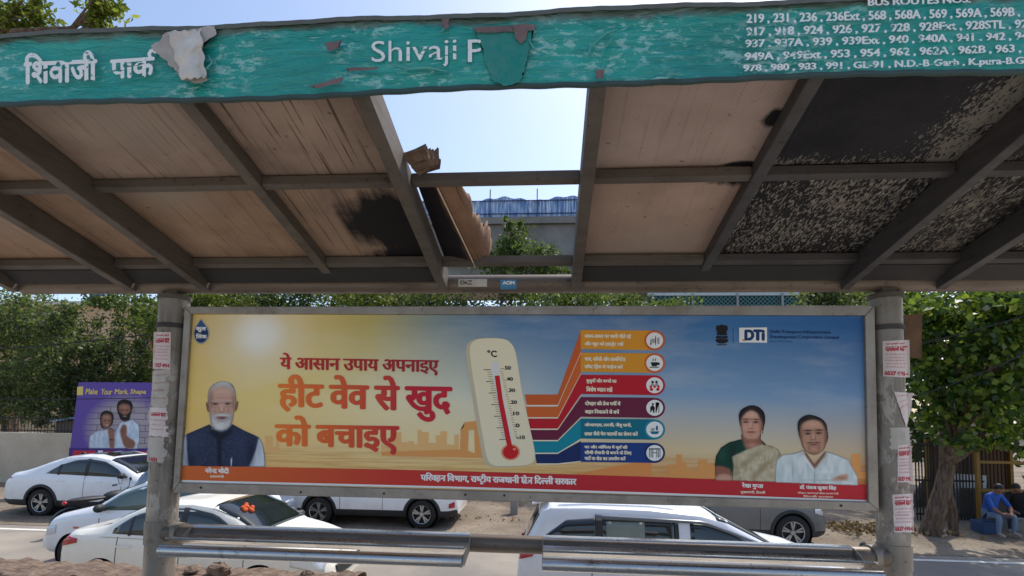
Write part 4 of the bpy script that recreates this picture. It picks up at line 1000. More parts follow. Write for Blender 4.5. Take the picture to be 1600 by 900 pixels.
picture('portrait', 'woman in green blouse and beige sari', 5.292, 1100, 620, (80, 55, 660, 712), [
    ('p', [(88, 570), (100, 490), (140, 420), (210, 376), (310, 350), (400, 380), (480, 360), (520, 400), (480, 480), (300, 560), (240, 692), (225, 610), (150, 580)], (20, 62, 50), 3, True, 0), ('b', 150, 480, 40, 60, (34, 88, 70), .6), ('b', 240, 470, 30, 90, (10, 36, 30), .5),
    ('p', [(92, 566), (160, 574), (220, 598), (234, 692), (96, 688)], SK2D, 2, True, 0), ('p', [(98, 664), (150, 638), (215, 650), (230, 692), (98, 690)], SK2, 3, True),
    ('p', [(318, 300), (460, 290), (470, 350), (486, 395), (420, 430), (355, 436), (325, 380)], SK2D, 3, True), ('b', 400, 400, 50, 24, SK2, .7),
    ('p', sar, (200, 186, 154), 2, True, 0), ('n', sar, (162, 144, 110), .6, (8, 14)), ('n', sar, (224, 214, 188), .5, (14, 5)),
    ('p', [(300, 560), (420, 470), (550, 410), (566, 414), (440, 486), (330, 582)], (160, 140, 104), 6, False, 0), ('p', [(380, 690), (480, 560), (600, 500), (592, 520), (500, 585), (415, 692)], (152, 132, 98), 6, False, 0), ('b', 620, 520, 24, 80, (150, 132, 100), .6), ('b', 270, 600, 24, 90, (158, 140, 104), .6),
    ('p', [(296, 230), (290, 150), (318, 100), (390, 70), (452, 84), (496, 128), (507, 190), (494, 260), (484, 310), (466, 250), (330, 200), (305, 240)], (32, 24, 26), 2, True), ('b', 400, 92, 50, 12, (70, 58, 60), .5),
    ('p', [(304, 230), (310, 178), (345, 132), (392, 110), (440, 134), (470, 190), (483, 240), (470, 300), (438, 346), (395, 364), (348, 346), (315, 296)], SK2, 3, True),
    ('b', 392, 150, 44, 24, SK2L, .7), ('b', 472, 250, 18, 70, SK2D, .7), ('b', 312, 240, 12, 60, SK2D, .5), ('b', 395, 356, 50, 12, SK2D, .6), ('b', 340, 255, 22, 18, (222, 160, 138), .6), ('b', 436, 256, 22, 18, (218, 154, 132), .6),
    ('b', 345, 204, 28, 14, SK2D, .7), ('b', 430, 206, 28, 14, SK2D, .7), ('b', 386, 232, 9, 28, SK2L, .65), ('b', 400, 240, 7, 20, SK2D, .45), ('b', 388, 262, 18, 5, SK2D, .8),
    ('b', 345, 184, 28, 5, (48, 32, 30), .85), ('b', 432, 186, 28, 5, (48, 32, 30), .85), ('b', 346, 208, 17, 6, (34, 22, 22), .95), ('b', 430, 210, 17, 6, (34, 22, 22), .95), ('b', 352, 207, 3, 2.5, (220, 210, 204), .6), ('b', 436, 209, 3, 2.5, (220, 210, 204), .6),
    ('b', 388, 186, 4, 5, (150, 30, 40), .9), ('b', 388, 292, 34, 9, (164, 66, 66), .85), ('b', 388, 291, 30, 2, (96, 36, 38), .8), ('b', 388, 320, 20, 5, SK2D, .35), ('b', 486, 288, 5, 9, (206, 170, 90), .9)], ps, poster, lift=.0028, seed=5)
SK3, SK3D, SK3L = (196, 148, 122), (134, 92, 72), (216, 170, 144)
kur = [(590, 708), (590, 600), (602, 520), (650, 478), (740, 470), (830, 440), (915, 560), (1005, 450), (1090, 476), (1190, 518), (1232, 590), (1274, 664), (1274, 734)]
picture('portrait', 'moustached man in white shirt with folded arms', 5.292, 1100, 620, (580, 135, 1290, 738), [
    ('p', kur, (222, 229, 226), 2, True, 0), ('n', kur, (186, 198, 198), .7, (22, 9)), ('b', 735, 620, 12, 80, (170, 184, 184), .8), ('b', 640, 600, 30, 90, (196, 206, 206), .5), ('b', 1190, 610, 24, 90, (192, 203, 203), .6), ('b', 1000, 690, 240, 10, (176, 190, 190), .6), ('b', 1000, 620, 60, 12, (240, 244, 242), .6), ('b', 915, 660, 4, 80, (150, 164, 164), .8), ('b', 860, 560, 14, 60, (180, 193, 193), .7),
    ('p', [(826, 430), (1006, 440), (1010, 484), (916, 604), (838, 492)], SK3D, 4, False, 0), ('b', 915, 500, 40, 30, SK3, .3), ('b', 912, 474, 70, 12, (92, 58, 44), .6),
    ('p', [(818, 446), (836, 490), (914, 604), (908, 618), (826, 506)], (236, 240, 238), 2, False, 0), ('p', [(1008, 456), (1030, 482), (926, 632), (918, 606), (1006, 488)], (204, 213, 212), 3, False, 0),
    ('p', [(1062, 692), (1080, 668), (1112, 654), (1180, 640), (1188, 656), (1184, 686), (1120, 690)], SK3, 3, False), ('b', 1130, 668, 30, 3, SK3D, .7), ('b', 1140, 680, 26, 3, SK3D, .6),
    ('p', [(776, 262), (782, 200), (825, 160), (880, 149), (960, 173), (1010, 221), (1023, 290), (1025, 350), (1000, 390), (960, 220), (830, 230), (810, 360), (790, 330)], (30, 24, 25), 2, True), ('b', 880, 165, 50, 12, (66, 58, 58), .5),
    ('p', [(796, 300), (804, 234), (850, 198), (910, 188), (962, 206), (998, 256), (1014, 320), (1010, 392), (986, 442), (940, 476), (896, 480), (850, 456), (812, 402)], SK3, 3, True),
    ('b', 900, 226, 64, 26, SK3L, .75), ('b', 806, 330, 18, 90, SK3D, .7), ('b', 1006, 340, 18, 90, SK3D, .75), ('b', 905, 466, 70, 18, SK3D, .6), ('b', 905, 440, 40, 14, SK3, .5), ('b', 840, 350, 22, 22, (186, 134, 106), .6), ('b', 962, 346, 22, 22, (186, 134, 106), .6),
    ('b', 858, 300, 36, 19, SK3D, .65), ('b', 948, 296, 36, 19, SK3D, .65), ('b', 902, 330, 12, 34, SK3L, .7), ('b', 886, 340, 8, 20, SK3D, .5), ('b', 920, 340, 8, 20, SK3D, .5), ('b', 904, 356, 24, 6, (104, 66, 52), .5),
    ('b', 858, 278, 34, 6, (36, 26, 25), .9), ('b', 950, 274, 34, 6, (36, 26, 25), .9), ('b', 860, 304, 18, 7, (28, 20, 20), .95), ('b', 948, 300, 18, 7, (28, 20, 20), .95), ('b', 866, 302, 3, 3, (214, 206, 200), .5), ('b', 954, 298, 3, 3, (214, 206, 200), .5),
    ('b', 878, 380, 30, 7, (60, 44, 40), .7), ('b', 934, 379, 30, 7, (60, 44, 40), .7), ('b', 908, 397, 34, 7, (140, 72, 66), .8), ('b', 908, 394, 32, 2, (70, 34, 32), .8), ('b', 908, 416, 20, 5, SK3D, .45), ('b', 870, 420, 20, 30, (120, 84, 68), .4), ('b', 950, 420, 20, 30, (120, 84, 68), .4)], ps, poster, lift=.0034, seed=7)

# ------------------------------------------------------------------ bench
bn = empty('bench', (-.3, 3.9, PZ), 'brushed steel tube bench with two trough seats under the poster panel', 'bench')
BZ = at(790, 854, 4.02).z
m = MB(); m.tube([(-3.1, 4.02, BZ + .02), (2.46, 4.02, BZ + .02)], .068, 24); m.build('rear_rail', M_PIPE, bn, smooth=True)
def seat(x0, x1):
    z = BZ
    prof = []
    for i in range(17):                      # rolled back edge, hollow seat
        t = i / 16
        y = 3.99 - .30 * t
        zz = z + .088 - .085 * math.sin(math.pi * min(1, t * 1.1) ** .8) * 1.0 - .02 * t
        prof.append((y, zz))
    m = MB(); n = len(prof)
    back = [(4.10 - .0, z + .02), (4.085, z + .07), (4.04, z + .093)]
    prof = back + prof
    lo = [(y + .004, zz - .014) for y, zz in prof]
    ring = prof + lo[::-1]
    V = [(x0, y, zz) for y, zz in ring] + [(x1, y, zz) for y, zz in ring]; N = len(ring)
    m.add(V, [(i, (i + 1) % N, N + (i + 1) % N, N + i) for i in range(N)] )
    k = len(prof)
    for e in (0, N):
        m.add([], [])
        for i in range(k - 1):
            m.f.append((e + i, e + i + 1, e + N - 2 - i, e + N - 1 - i)); m.mi.append(0)
    s = m.build('seat', M_BENCH, bn, smooth=True)
    t = MB(); t.tube([(x0, 3.655, z - .018), (x1, 3.655, z - .018)], .045, 22); t.build('front_tube', M_BENCH, s, smooth=True)
    for xe in (x0 - .003, x1 + .003):
        e = MB(); e.prism([(xe, 4.05, z + .08), (xe, 3.99, z - .01), (xe, 3.70, z - .065), (xe, 3.615, z - .03), (xe, 3.66, z + .03), (xe, 3.85, z + .03), (xe, 3.98, z + .085)], (.004, 0, 0)); e.build('end_plate', M_FRAME, s)
    return s
seat(at(252, 860, 3.66).x, at(728, 860, 3.8).x)
seat(at(848, 860, 3.8).x, at(1377, 885, 3.66).x)
for x in (-2.9, -.1, 2.2):
    m = MB(); m.tube([(x, 4.02, PZ), (x, 4.02, BZ)], .035, 14)
    if x == -.1: continue
for (cx, cy, r), sx in zip(PILL, (1, -1)):
    m = MB(); m.tube([(cx + sx * (r - .02), cy - .01, BZ + .02), (cx + sx * (r + .10), 4.02, BZ + .02)], .082, 20); m.tube([(cx, cy, BZ - .07), (cx, cy, BZ + .11)], r + .008, 28); m.build('wall_collar', M_PILLAR, bn, smooth=True)

# ------------------------------------------------------------------ handbills pasted on the pillars
M_PAPER = m_paper('handbill_paper', lin((222, 208, 204)), .07); M_PAPER2 = m_paper('old_handbill_paper', lin((196, 188, 178)), .14)
M_REDINK = ink('red_ink', (182, 60, 74))
def bill(pi, quad, label, lines, mat=M_PAPER, torn=0, lift=.002, seed=0):
    cx, cy, r = PILL[pi]
    sf = lambda x, y, l=0.0: on_cyl(x, y, cx, cy, r + lift + l)
    rr = random.Random(seed)
    offs = [rr.uniform(-1, 1) for _ in range(40)]
    def ed(u, v):
        if torn: 
            j = offs[int(v * 12) % 40] * torn * .5; u = u * (1 + j * (u > .9)) + (.5 * torn * abs(offs[int(v * 9) % 40]) if u < .1 else 0)
            if v > .9: v = v - abs(offs[int(u * 9) + 20]) * torn * .2
        return u, v
    o = patch('handbill', quad, sf, mat, None, 10, 14, edge_fn=ed)
    o.modifiers.new('solid', 'SOLIDIFY').thickness = .0012
    tag(o, label, 'handbill', 'handbills pasted on the shelter pillars')
    tl, tr, br, bl = [np.array(q, float) for q in quad]
    def P(u, v): return tuple((tl * (1 - u) + tr * u) * (1 - v) + (bl * (1 - u) + br * u) * v)
    for s, v0, v1, u0, u1, bd in lines:
        words('red_lettering', s, (P(u0, v0), P(u1, v0), P(u1, v1), P(u0, v1)), lambda x, y: sf(x, y, .0025), M_REDINK, o, 26, bd, wear=.08, local=True)
    return o
fine = lambda v0, n, st=.085: [(t, v0 + st * i, v0 + st * i + .05, .08 + .04 * (i % 2), .92 - .06 * ((i * 7) % 3), (0, 0)) for i, t in enumerate(['रोग से मुक्ति और शांति', 'घर बैठे समाधान पाएं', 'हर समस्या का उपाय', 'सुबह से शाम तक मिलें', 'फोन पर भी संपर्क करें', 'सेवा का मौका दें', 'तुरंत आराम मिले'][:n])]
full = [('संपर्क करें', .05, .11, .1, .9, (1, 1)), ('नारायण धाम', .16, .30, .08, .92, (2, 2))] + fine(.36, 5) + [('8527 4414', .84, .96, .05, .95, (2, 2))]
bill(0, ((240, 519), (267, 519), (266, 577), (239, 576)), 'pink printed handbill, upper one on the left pillar', full, seed=1)
bill(0, ((236, 580), (262, 577), (262, 640), (233, 638)), 'scraped grey handbill remains below the upper one on the left pillar', fine(.1, 4, .2), M_PAPER2, .35, seed=2)
bill(0, ((232, 636), (262, 638), (261, 684), (230, 682)), 'pinkish half-torn handbill midway down the left pillar', full[1:2] + fine(.4, 3, .16), M_PAPER, .25, .003, seed=3)
bill(0, ((229, 683), (259, 684), (257, 724), (227, 722)), 'lowest torn handbill with red numbers on the left pillar', [('93 4414', .78, .96, .05, .6, (2, 2))], M_PAPER2, .3, seed=4)
bill(1, ((1379, 533), (1421, 531), (1422, 590), (1380, 588)), 'largest clean handbill on the right pillar beside the blue end of the poster', full, seed=5)
bill(1, ((1396, 612), (1426, 614), (1424, 640), (1416, 668)), 'folded triangular handbill scrap on the right pillar', fine(.1, 3, .18), M_PAPER, .1, .004, seed=6)
bill(1, ((1388, 668), (1424, 668), (1426, 700), (1390, 706)), 'grey scraped paper remnant midway on the right pillar', [], M_PAPER2, .4, .001, seed=7)
bill(1, ((1402, 696), (1424, 694), (1427, 754), (1402, 754)), 'narrow red printed handbill under the scraped remnant on the right pillar', full, M_PAPER, .06, .003, seed=8)
bill(1, ((1394, 773), (1427, 771), (1428, 832), (1397, 832)), 'lowest handbill with curled corner on the right pillar', full, M_PAPER, .05, .003, seed=9)
m = MB()
# ------------------------------------------------------------------ foliage
def m_leaf(name, c_dark, c_mid, c_light, trans=0.35, rough=.5):
    k = NT(name)
    gi = k.n('ShaderNodeNewGeometry')
    col = k.ramp(gi.outputs['Random Per Island'], [(0, c_dark), (.55, c_mid), (1, c_light)])
    k.set(col, rough, 0, .35)
    tr = k.n('ShaderNodeBsdfTranslucent'); k.l(k.mix(.35, col, (.30, .42, .04)), tr.inputs[0])
    mx = k.n('ShaderNodeMixShader'); mx.inputs[0].default_value = trans
    k.l(k.b.outputs[0], mx.inputs[1]); k.l(tr.outputs[0], mx.inputs[2]); k.l(mx.outputs[0], k.out.inputs[0])
    return k.m
def leaves(name, blobs, size, mat, parent, seed=0, aspect=.5, clump=40, spread=.32, droop=.3):
    """blobs: (centre, radii, number of leaves); leaves gather in small sprays inside each blob"""
    r = np.random.default_rng(seed); C = []
    for c, rad, n in blobs:
        m = max(3, n // clump)
        d = r.normal(size=(m, 3)); d /= np.linalg.norm(d, axis=1)[:, None]
        cc = d * (r.random((m, 1)) ** .45) * np.array(rad) + np.array(c)
        idx = r.integers(0, m, n)
        C.append(cc[idx] + r.normal(size=(n, 3)) * np.array(rad) * spread * .5 * (0.5 + r.random((m, 1))[idx]))
    P = np.concatenate(C); n = len(P)
    ax = r.normal(size=(n, 3)); ax[:, 2] -= droop; ax /= np.linalg.norm(ax, axis=1)[:, None]
    sd = np.cross(ax, r.normal(size=(n, 3))); sd /= np.linalg.norm(sd, axis=1)[:, None]
    nr = np.cross(ax, sd)
    L = (size * (0.6 + .8 * r.random(n)))[:, None]
    v = np.stack([P, P + ax * L * .45 + sd * L * aspect * .5 + nr * L * .08, P + ax * L, P + ax * L * .45 - sd * L * aspect * .5 + nr * L * .08], 1).reshape(-1, 3)
    me = bpy.data.meshes.new(name)
    me.vertices.add(4 * n); me.vertices.foreach_set('co', v.astype(np.float32).ravel())
    me.loops.add(4 * n); me.loops.foreach_set('vertex_index', np.arange(4 * n, dtype=np.int32))
    me.polygons.add(n); me.polygons.foreach_set('loop_start', np.arange(0, 4 * n, 4, dtype=np.int32))
    me.update(calc_edges=True); me.materials.append(mat)
    o = bpy.data.objects.new(name, me); COL.objects.link(o); attach(o, parent); return o
def limb(m, p, q, r0, r1, rng, wig=.12, n=7):
    p, q = Vector(p), Vector(q); L = (q - p).length; pts = []
    for i in range(n):
        t = i / (n - 1); e = math.sin(math.pi * t) * wig * L
        pts.append(p.lerp(q, t) + Vector((rng.uniform(-e, e), rng.uniform(-e, e), rng.uniform(-e, e) * .5)))
    m.tube(pts, [r0 + (r1 - r0) * (i / (n - 1)) for i in range(n)], 8)
    return pts
def m_bark():
    k = NT('bark'); f = k.noise(k.coord('Object', (6, 6, 1.2)), 3, 6, .65)
    k.bump(f, .8, .03); return k.set(k.ramp(f, [(.3, lin((62, 50, 42))), (.7, lin((128, 110, 94)))]), .95, 0, .1)
M_BARK = m_bark()
LF_A = m_leaf('leaf_dusty_green', (.018, .032, .016), (.058, .082, .034), (.20, .22, .075), .4)
LF_B = m_leaf('leaf_mid_green', (.018, .042, .014), (.055, .10, .026), (.15, .19, .045), .38)
LF_C = m_leaf('leaf_bright_green', (.010, .030, .008), (.040, .095, .016), (.22, .27, .035), .45, .3)
LF_D = m_leaf('leaf_yellow_green', (.03, .05, .012), (.08, .11, .02), (.2, .21, .03), .4)
LF_F = m_leaf('leaf_backlit_yellow', (.05, .08, .014), (.14, .18, .025), (.34, .34, .05), .55)
LF_E = m_leaf('leaf_hedge', (.010, .018, .010), (.022, .034, .016), (.04, .055, .022), .2)
def tree(base, label, blobs, size, mat, seed, trunk_r=.16, group=None, aspect=.5, droop=.3, limbs=5, lean=(0, 0), clump=40, name='tree', spread=.32):
    base = Vector(base); t = empty(name, base, label, 'tree', group)
    rng = random.Random(seed); m = MB()
    cs = [Vector(b[0]) for b in blobs]
    mid = sum(cs, Vector()) / len(cs)
    fork = base.lerp(mid, .45) + Vector((lean[0], lean[1], 0))
    pts = limb(m, base - Vector((0, 0, .1)), fork, trunk_r * 1.25, trunk_r * .8, rng, .03)
    for c in cs[:limbs]: 
        q = limb(m, fork, c, trunk_r * .55, trunk_r * .12, rng, .08)
        for _ in range(2): limb(m, q[4], c + Vector((rng.uniform(-1, 1), rng.uniform(-1, 1), rng.uniform(-.2, 1))) * (Vector(blobs[0][1]).length * .35), trunk_r * .2, trunk_r * .05, rng, .1, 5)
    m.build('trunk', M_BARK, t, smooth=True)
    leaves('crown', blobs, size, mat, t, seed, aspect, clump, spread, droop)
    return t
def blob_px(px, py, Y, rpx, rpy, n, ry=None):
    c = at(px, py, Y); s = Y / 800
    return (c, (rpx * s, ry or rpx * s * .8, rpy * s), n)
G_BG = 'trees behind the road on the left'
tree((at(20, 700, 21).x, 21, 0), 'dusty green tree behind the cream wall at the left edge', [blob_px(-30, 560, 21, 90, 110, 4600), blob_px(50, 610, 21, 80, 60, 3600), blob_px(40, 510, 21.5, 80, 70, 4200), blob_px(-60, 470, 22, 80, 60, 2000)], .17, LF_A, 11, .2, G_BG, clump=75, spread=.24)
tree((at(120, 700, 20).x, 20, 0), 'dense dark tree whose lower leaves hang over the purple hoarding', [blob_px(110, 570, 20, 75, 60, 5200), blob_px(95, 630, 20, 70, 40, 3000), blob_px(165, 610, 20.5, 60, 48, 3200), blob_px(95, 505, 20, 60, 40, 2400), blob_px(175, 555, 20, 50, 40, 2000)], .16, LF_A, 12, .18, G_BG, clump=75, spread=.24)
tree((at(225, 700, 22).x, 22, 0), 'fresh green tree just left of the left pillar', [blob_px(225, 500, 22, 55, 48, 3200), blob_px(240, 570, 22, 48, 44, 2200), blob_px(180, 470, 22, 50, 28, 1500), blob_px(215, 620, 22, 45, 25, 900)], .16, LF_B, 13, .16, G_BG, clump=70, spread=.24)
tree((at(20, 700, 30).x, 30, 0), 'sunlit yellowish tree top behind the dusty left tree', [blob_px(20, 490, 30, 90, 50, 2600), blob_px(60, 540, 30, 60, 40, 1600)], .22, LF_D, 14, .2, G_BG)
G_MID = 'trees seen in the strip above the poster'
for i, (px, py, Y, rx, ry, n, mt, lab) in enumerate([(320, 480, 21, 75, 50, 2600, LF_D, 'yellow green tree above the left end of the poster'), (430, 470, 24, 80, 45, 2400, LF_B, 'tree filling the gap above the printed sun of the poster'),
        (560, 478, 22, 70, 40, 2200, LF_D, 'pale green tree above the headline of the poster'), (680, 474, 22, 70, 36, 1700, LF_A, 'thin dusty tree above the poster, left of the thermometer'), (880, 478, 21, 80, 36, 2200, LF_B, 'tree above the poster, between thermometer and ribbons'),
        (1300, 470, 18, 50, 36, 1300, LF_A, 'dark small tree at the right end of the gap above the poster'), (1000, 482, 19, 60, 24, 1000, LF_B, 'low tree in front of the teal mesh screen')]):
    tree((at(px, 700, Y).x, Y, 0), lab, [blob_px(px, py, Y, rx, ry, int(n * 1.5)), blob_px(px - 24, py + 30, Y, rx * 1.1, ry, n), blob_px(px + 30, py + 10, Y + 1, rx, ry, n)], .17, mt, 30 + i, .15, G_MID)
tree((at(810, 700, 23).x, 23, 0), 'tall green tree rising into the open roof bay', [blob_px(806, 385, 23, 38, 36, 1500), blob_px(800, 352, 23, 18, 16, 300), blob_px(840, 405, 23, 36, 22, 1100), blob_px(780, 410, 23, 40, 30, 1300), blob_px(800, 450, 23, 60, 40, 1200), blob_px(872, 420, 23, 30, 14, 500)], .17, LF_B, 51, .2)
# peepal at the right
G_R = 'trees at the right edge'
bp = at(1449, 828, 13.4)
tree((bp.x, 13.4, 0), 'leafy roadside tree with broad shiny leaves beside the right pillar', [blob_px(1490, 500, 12.4, 56, 40, 1000), blob_px(1570, 530, 11.6, 55, 46, 1000), blob_px(1466, 590, 12.6, 36, 40, 600), blob_px(1545, 612, 12.0, 60, 30, 800), blob_px(1610, 580, 12.4, 40, 60, 700), blob_px(1500, 560, 13.2, 40, 26, 400), blob_px(1580, 470, 11.4, 60, 26, 600), blob_px(1500, 655, 12.6, 55, 26, 420), blob_px(1590, 660, 13, 50, 22, 300), blob_px(1440, 530, 13.5, 30, 60, 450), blob_px(1590, 480, 12.5, 50, 40, 500), blob_px(1420, 480, 14, 40, 30, 420), blob_px(1500, 690, 12.2, 24, 16, 110), blob_px(1560, 690, 12.6, 26, 14, 120)],
     .165, LF_C, 61, .19, G_R, .75, .6, 9, clump=22, spread=.42)
tree((bp.x + 2.4, 17.5, 0), 'darker tree filling the space behind the leafy roadside tree', [blob_px(1500, 540, 17.5, 110, 90, 3200), blob_px(1590, 600, 17.5, 80, 70, 2200), blob_px(1440, 600, 17.8, 60, 70, 1600), blob_px(1440, 680, 17.8, 50, 40, 900), blob_px(1580, 680, 18.5, 80, 40, 1300), blob_px(1680, 560, 18, 80, 120, 2400), blob_px(1610, 640, 17.8, 60, 40, 1800), blob_px(1520, 460, 18, 120, 40, 1600)], .19, LF_B, 62, .2, G_R, .7)
m = MB(); rng = random.Random(5)
p0 = Vector((at(1490, 830, 13.6).x, 13.6, -.1)); limb(m, p0, at(1462, 560, 13.2), .11, .07, rng, .03); limb(m, at(1455, 620, 13.3), at(1530, 480, 13), .07, .03, rng, .06)
# slim second stem with its own small head of leaves
t = empty('tree', (p0.x, p0.y, 0), 'slim second trunk standing against the leafy roadside tree', 'tree', G_R)
m.build('trunk', M_BARK, t, smooth=True); leaves('crown', [blob_px(1475, 540, 13.4, 35, 40, 220)], .16, LF_C, t, 77, .8, 14, .5)
# roots
# overhanging boughs at the upper left
tb = Vector((-15.5, 8.6, 0))
tree(tb, 'leafy boughs overhanging the left end of the name board from a tree out of frame', [blob_px(22, 40, 7.6, 48, 40, 900), blob_px(62, 25, 7.6, 24, 24, 260), blob_px(158, 10, 7.4, 32, 18, 420), blob_px(152, 32, 7.4, 16, 16, 240), blob_px(-90, 0, 8, 90, 60, 900), blob_px(95, -30, 7.6, 80, 22, 300), blob_px(10, 100, 7.8, 40, 40, 200)],
     .125, LF_F, 71, .24, None, .42, .5, 7, clump=12, spread=.55)

# ------------------------------------------------------------------ far structures
M_CONC = m_concrete('viaduct_concrete', lin((150, 146, 140)), lin((112, 108, 102)), .6)
def m_tarp():
    k = NT('blue_netting'); v = k.coord('Object', (9, 9, .8)); f = k.noise(v, 1.2, 5, .65, .6)
    return k.set(k.ramp(f, [(.36, lin((84, 112, 164))), (.5, lin((134, 162, 200))), (.62, lin((200, 212, 224)))]), .7, 0, .2)
va = empty('viaduct', (2, 27, 0), 'grey concrete viaduct with blue netting along its railing, seen through the open roof bay', 'viaduct')
zt, zb, zn = at(800, 341, 26.0).z, at(800, 408, 26.0).z, at(800, 312, 26.0).z
m = MB(); m.box((-14, 26.0, zb), (20, 34, zt - .35)); m.box((-14, 25.8, zt - .35), (20, 26.2, zt)); m.build('deck', M_CONC, va)
m = MB(); m.box((-14, 26.6, zb - .55), (20, 33, zb)); m.build('girder', m_concrete('girder_concrete', lin((176, 172, 164)), lin((140, 136, 130)), .6), va)
for x in (-9, 5.5, 17):
    m = MB(); m.tube([(x, 30, 0), (x, 30, zb - .5)], .9, 20); m.build('pier', M_CONC, va, smooth=True)
m = MB(); 
def net(u, v):
    x = -14 + 34 * u; return (x, 25.92 + .05 * math.sin(x * 6.3) * math.sin(3 * v), zt + (zn - zt) * v + .10 * math.sin(x * 1.9) * v + .05 * math.sin(x * 7) * v)
m.grid(net, 260, 5, uv=False); o = m.build('netting', m_tarp(), va); o.modifiers.new('solid', 'SOLIDIFY').thickness = .02
m = MB()
for i in range(14):
    x = -13 + i * 2.45; m.tube([(x, 25.86, zt - .1), (x, 25.86, zn + .5)], .03, 6)
m.tube([(-14, 25.84, zn - .12), (20, 25.84, zn - .12)], .025, 6); m.tube([(-14, 25.84, zt + .18), (20, 25.84, zt + .18)], .025, 6)
m.build('railing', flat('navy_rail', lin((44, 62, 110)), .5), va)
# teal mesh screen seen above the right half of the poster
def m_mesh():
    k = NT('teal_mesh'); 
    w1 = k.n('ShaderNodeTexWave'); w1.inputs['Scale'].default_value = 3.2; w1.bands_direction = 'DIAGONAL'
    k.l(k.coord('Object', (1, .0, 1)), w1.inputs[0])
    w2 = k.n('ShaderNodeTexWave'); w2.inputs['Scale'].default_value = 3.2; w2.bands_direction = 'DIAGONAL'
    k.l(k.coord('Object', (-1, .0, 1)), w2.inputs[0])
    f = k.math('MAXIMUM', w1.outputs['Fac'], w2.outputs['Fac'])
    c = k.ramp(f, [(.78, lin((28, 44, 44))), (.9, lin((84, 124, 122)))])
    return k.set(c, .6, .2, .3)
ms = empty('mesh_screen', (4.5, 24, 0), 'tall teal wire mesh screen with white top rail above the blue end of the poster', 'screen')
m = MB(); za, zc = at(1100, 500, 24).z, at(1100, 462, 24).z
m.box((at(1012, 470, 24).x, 24, za), (at(1330, 470, 24).x, 24.03, zc)); m.build('mesh_panel', m_mesh(), ms)
m = MB(); m.box((at(1012, 470, 24).x, 23.95, zc), (at(1330, 470, 24).x, 24.08, zc + .14)); m.build('top_rail', flat('white_rail', lin((196, 198, 194)), .5), ms)
for px in (1018, 1080, 1150, 1220, 1290):
    x = at(px, 470, 24).x; m = MB(); m.box((x, 23.9, 0), (x + .09, 23.99, zc + .1)); m.build('post', flat('grey_post', lin((150, 152, 150)), .5), ms)

# apartment block behind the left trees
M_BEIGE = m_concrete('beige_plaster', lin((222, 186, 148)), lin((204, 166, 128)), .5)
ab = empty('apartment_building', (at(170, 600, 40).x, 43, 0), 'beige plastered apartment building behind the trees on the left', 'building')
x0, x1 = at(-60, 500, 40).x, at(300, 500, 40).x
zt_ = at(100, 478, 40).z
m = MB(); m.box((x0, 40, 0), (x1 - 4, 47, zt_)); m.box((x1 - 4, 41, 0), (x1 + 3, 47, zt_ + 1.2)); m.build('wall', M_BEIGE, ab)
m = MB(); m.box((x0 - .2, 39.7, zt_), (x1 - 3.9, 47.2, zt_ + .35)); m.build('roof_slab', flat('pale_slab', lin((216, 206, 190)), .8), ab)
M_WIN = flat('window_glass', lin((52, 60, 66)), .15, 0, .6); M_WF = flat('window_frame', lin((176, 150, 128)), .6)
for fl in range(4):
    for i in range(8):
        x = x0 + 1.2 + i * (x1 - x0 - 4) / 8; z = 1.2 + fl * 3.0
        if z + 1.3 > zt_: continue
        m = MB(); m.box((x, 39.93, z), (x + 1.25, 40.02, z + 1.35)); w = m.build('window', M_WF, ab)
        m = MB(); m.box((x + .08, 39.91, z + .08), (x + 1.17, 39.94, z + 1.27)); m.build('pane', M_WIN, w)
for fl in range(1, 4):
    m = MB(); z = fl * 3.0; m.box((x1 - 3.4, 39.9, z), (x1 + 1.5, 41, z + .15)); m.box((x1 - 3.4, 39.9, z + .15), (x1 + 1.5, 39.98, z + 1.0)); m.build('balcony', flat('balcony_red', lin((168, 116, 92)), .7), ab)
m = MB(); p = at(108, 462, 39); m.tube([(p.x, 41.6, zt_ + .3), (p.x, 41.6, zt_ + 1.5)], .55, 20)
o = m.build('water_tank', flat('blue_tank', lin((52, 92, 160)), .5), None, smooth=True); tag(o, 'blue water tank on the flat roof of the beige building', 'water tank')

# cream boundary wall with iron fence
M_CREAM = m_concrete('cream_wall_paint', lin((206, 192, 170)), lin((184, 168, 146)), .9)
wz = at(40, 676, 17.3).z
m = MB(); m.box((-30, 17.3, 0), (at(330, 700, 17.3).x, 17.55, wz)); o = m.build('boundary_wall', M_CREAM, None, bevel=.02)
tag(o, 'long low cream boundary wall behind the parked cars on the left', 'wall')
M_IRON = flat('black_iron', lin((44, 42, 40)), .6, .3)
fn_ = empty('iron_fence', (-18, 17.42, wz), 'black iron picket fence on top of the cream wall', 'fence')
fz = at(40, 650, 17.4).z
xe = at(330, 700, 17.3).x
m = MB(); m.box((-30, 17.40, wz + .06), (xe, 17.43, wz + .10)); m.build('rail', M_IRON, fn_); m = MB(); m.box((-30, 17.40, fz - .10), (xe, 17.43, fz - .06)); m.build('rail', M_IRON, fn_)
n = 0; x = xe - .1
pm = MB(); pm.tube([(0, 0, 0), (0, 0, fz - wz)], .011, 6)
first = None
while x > -24 and n < 100:
    if first is None:
        first = pm.build('picket', M_IRON, fn_, local=True); o = first
    else:
        o = first.copy(); COL.objects.link(o); o.parent = fn_
    o.location = (x + 18, -.005, 0); x -= .13; n += 1
m = MB(); a_, b_ = at(86, 655, 18.2), at(150, 650, 18.2)
m.hexa([(a_.x, 18.0, a_.z - .1), (b_.x, 18.0, b_.z - .02), (b_.x, 19.8, b_.z + .25), (a_.x, 19.8, a_.z + .15), (a_.x, 18.0, a_.z - .06), (b_.x, 18.0, b_.z + .02), (b_.x, 19.8, b_.z + .29), (a_.x, 19.8, a_.z + .19)])
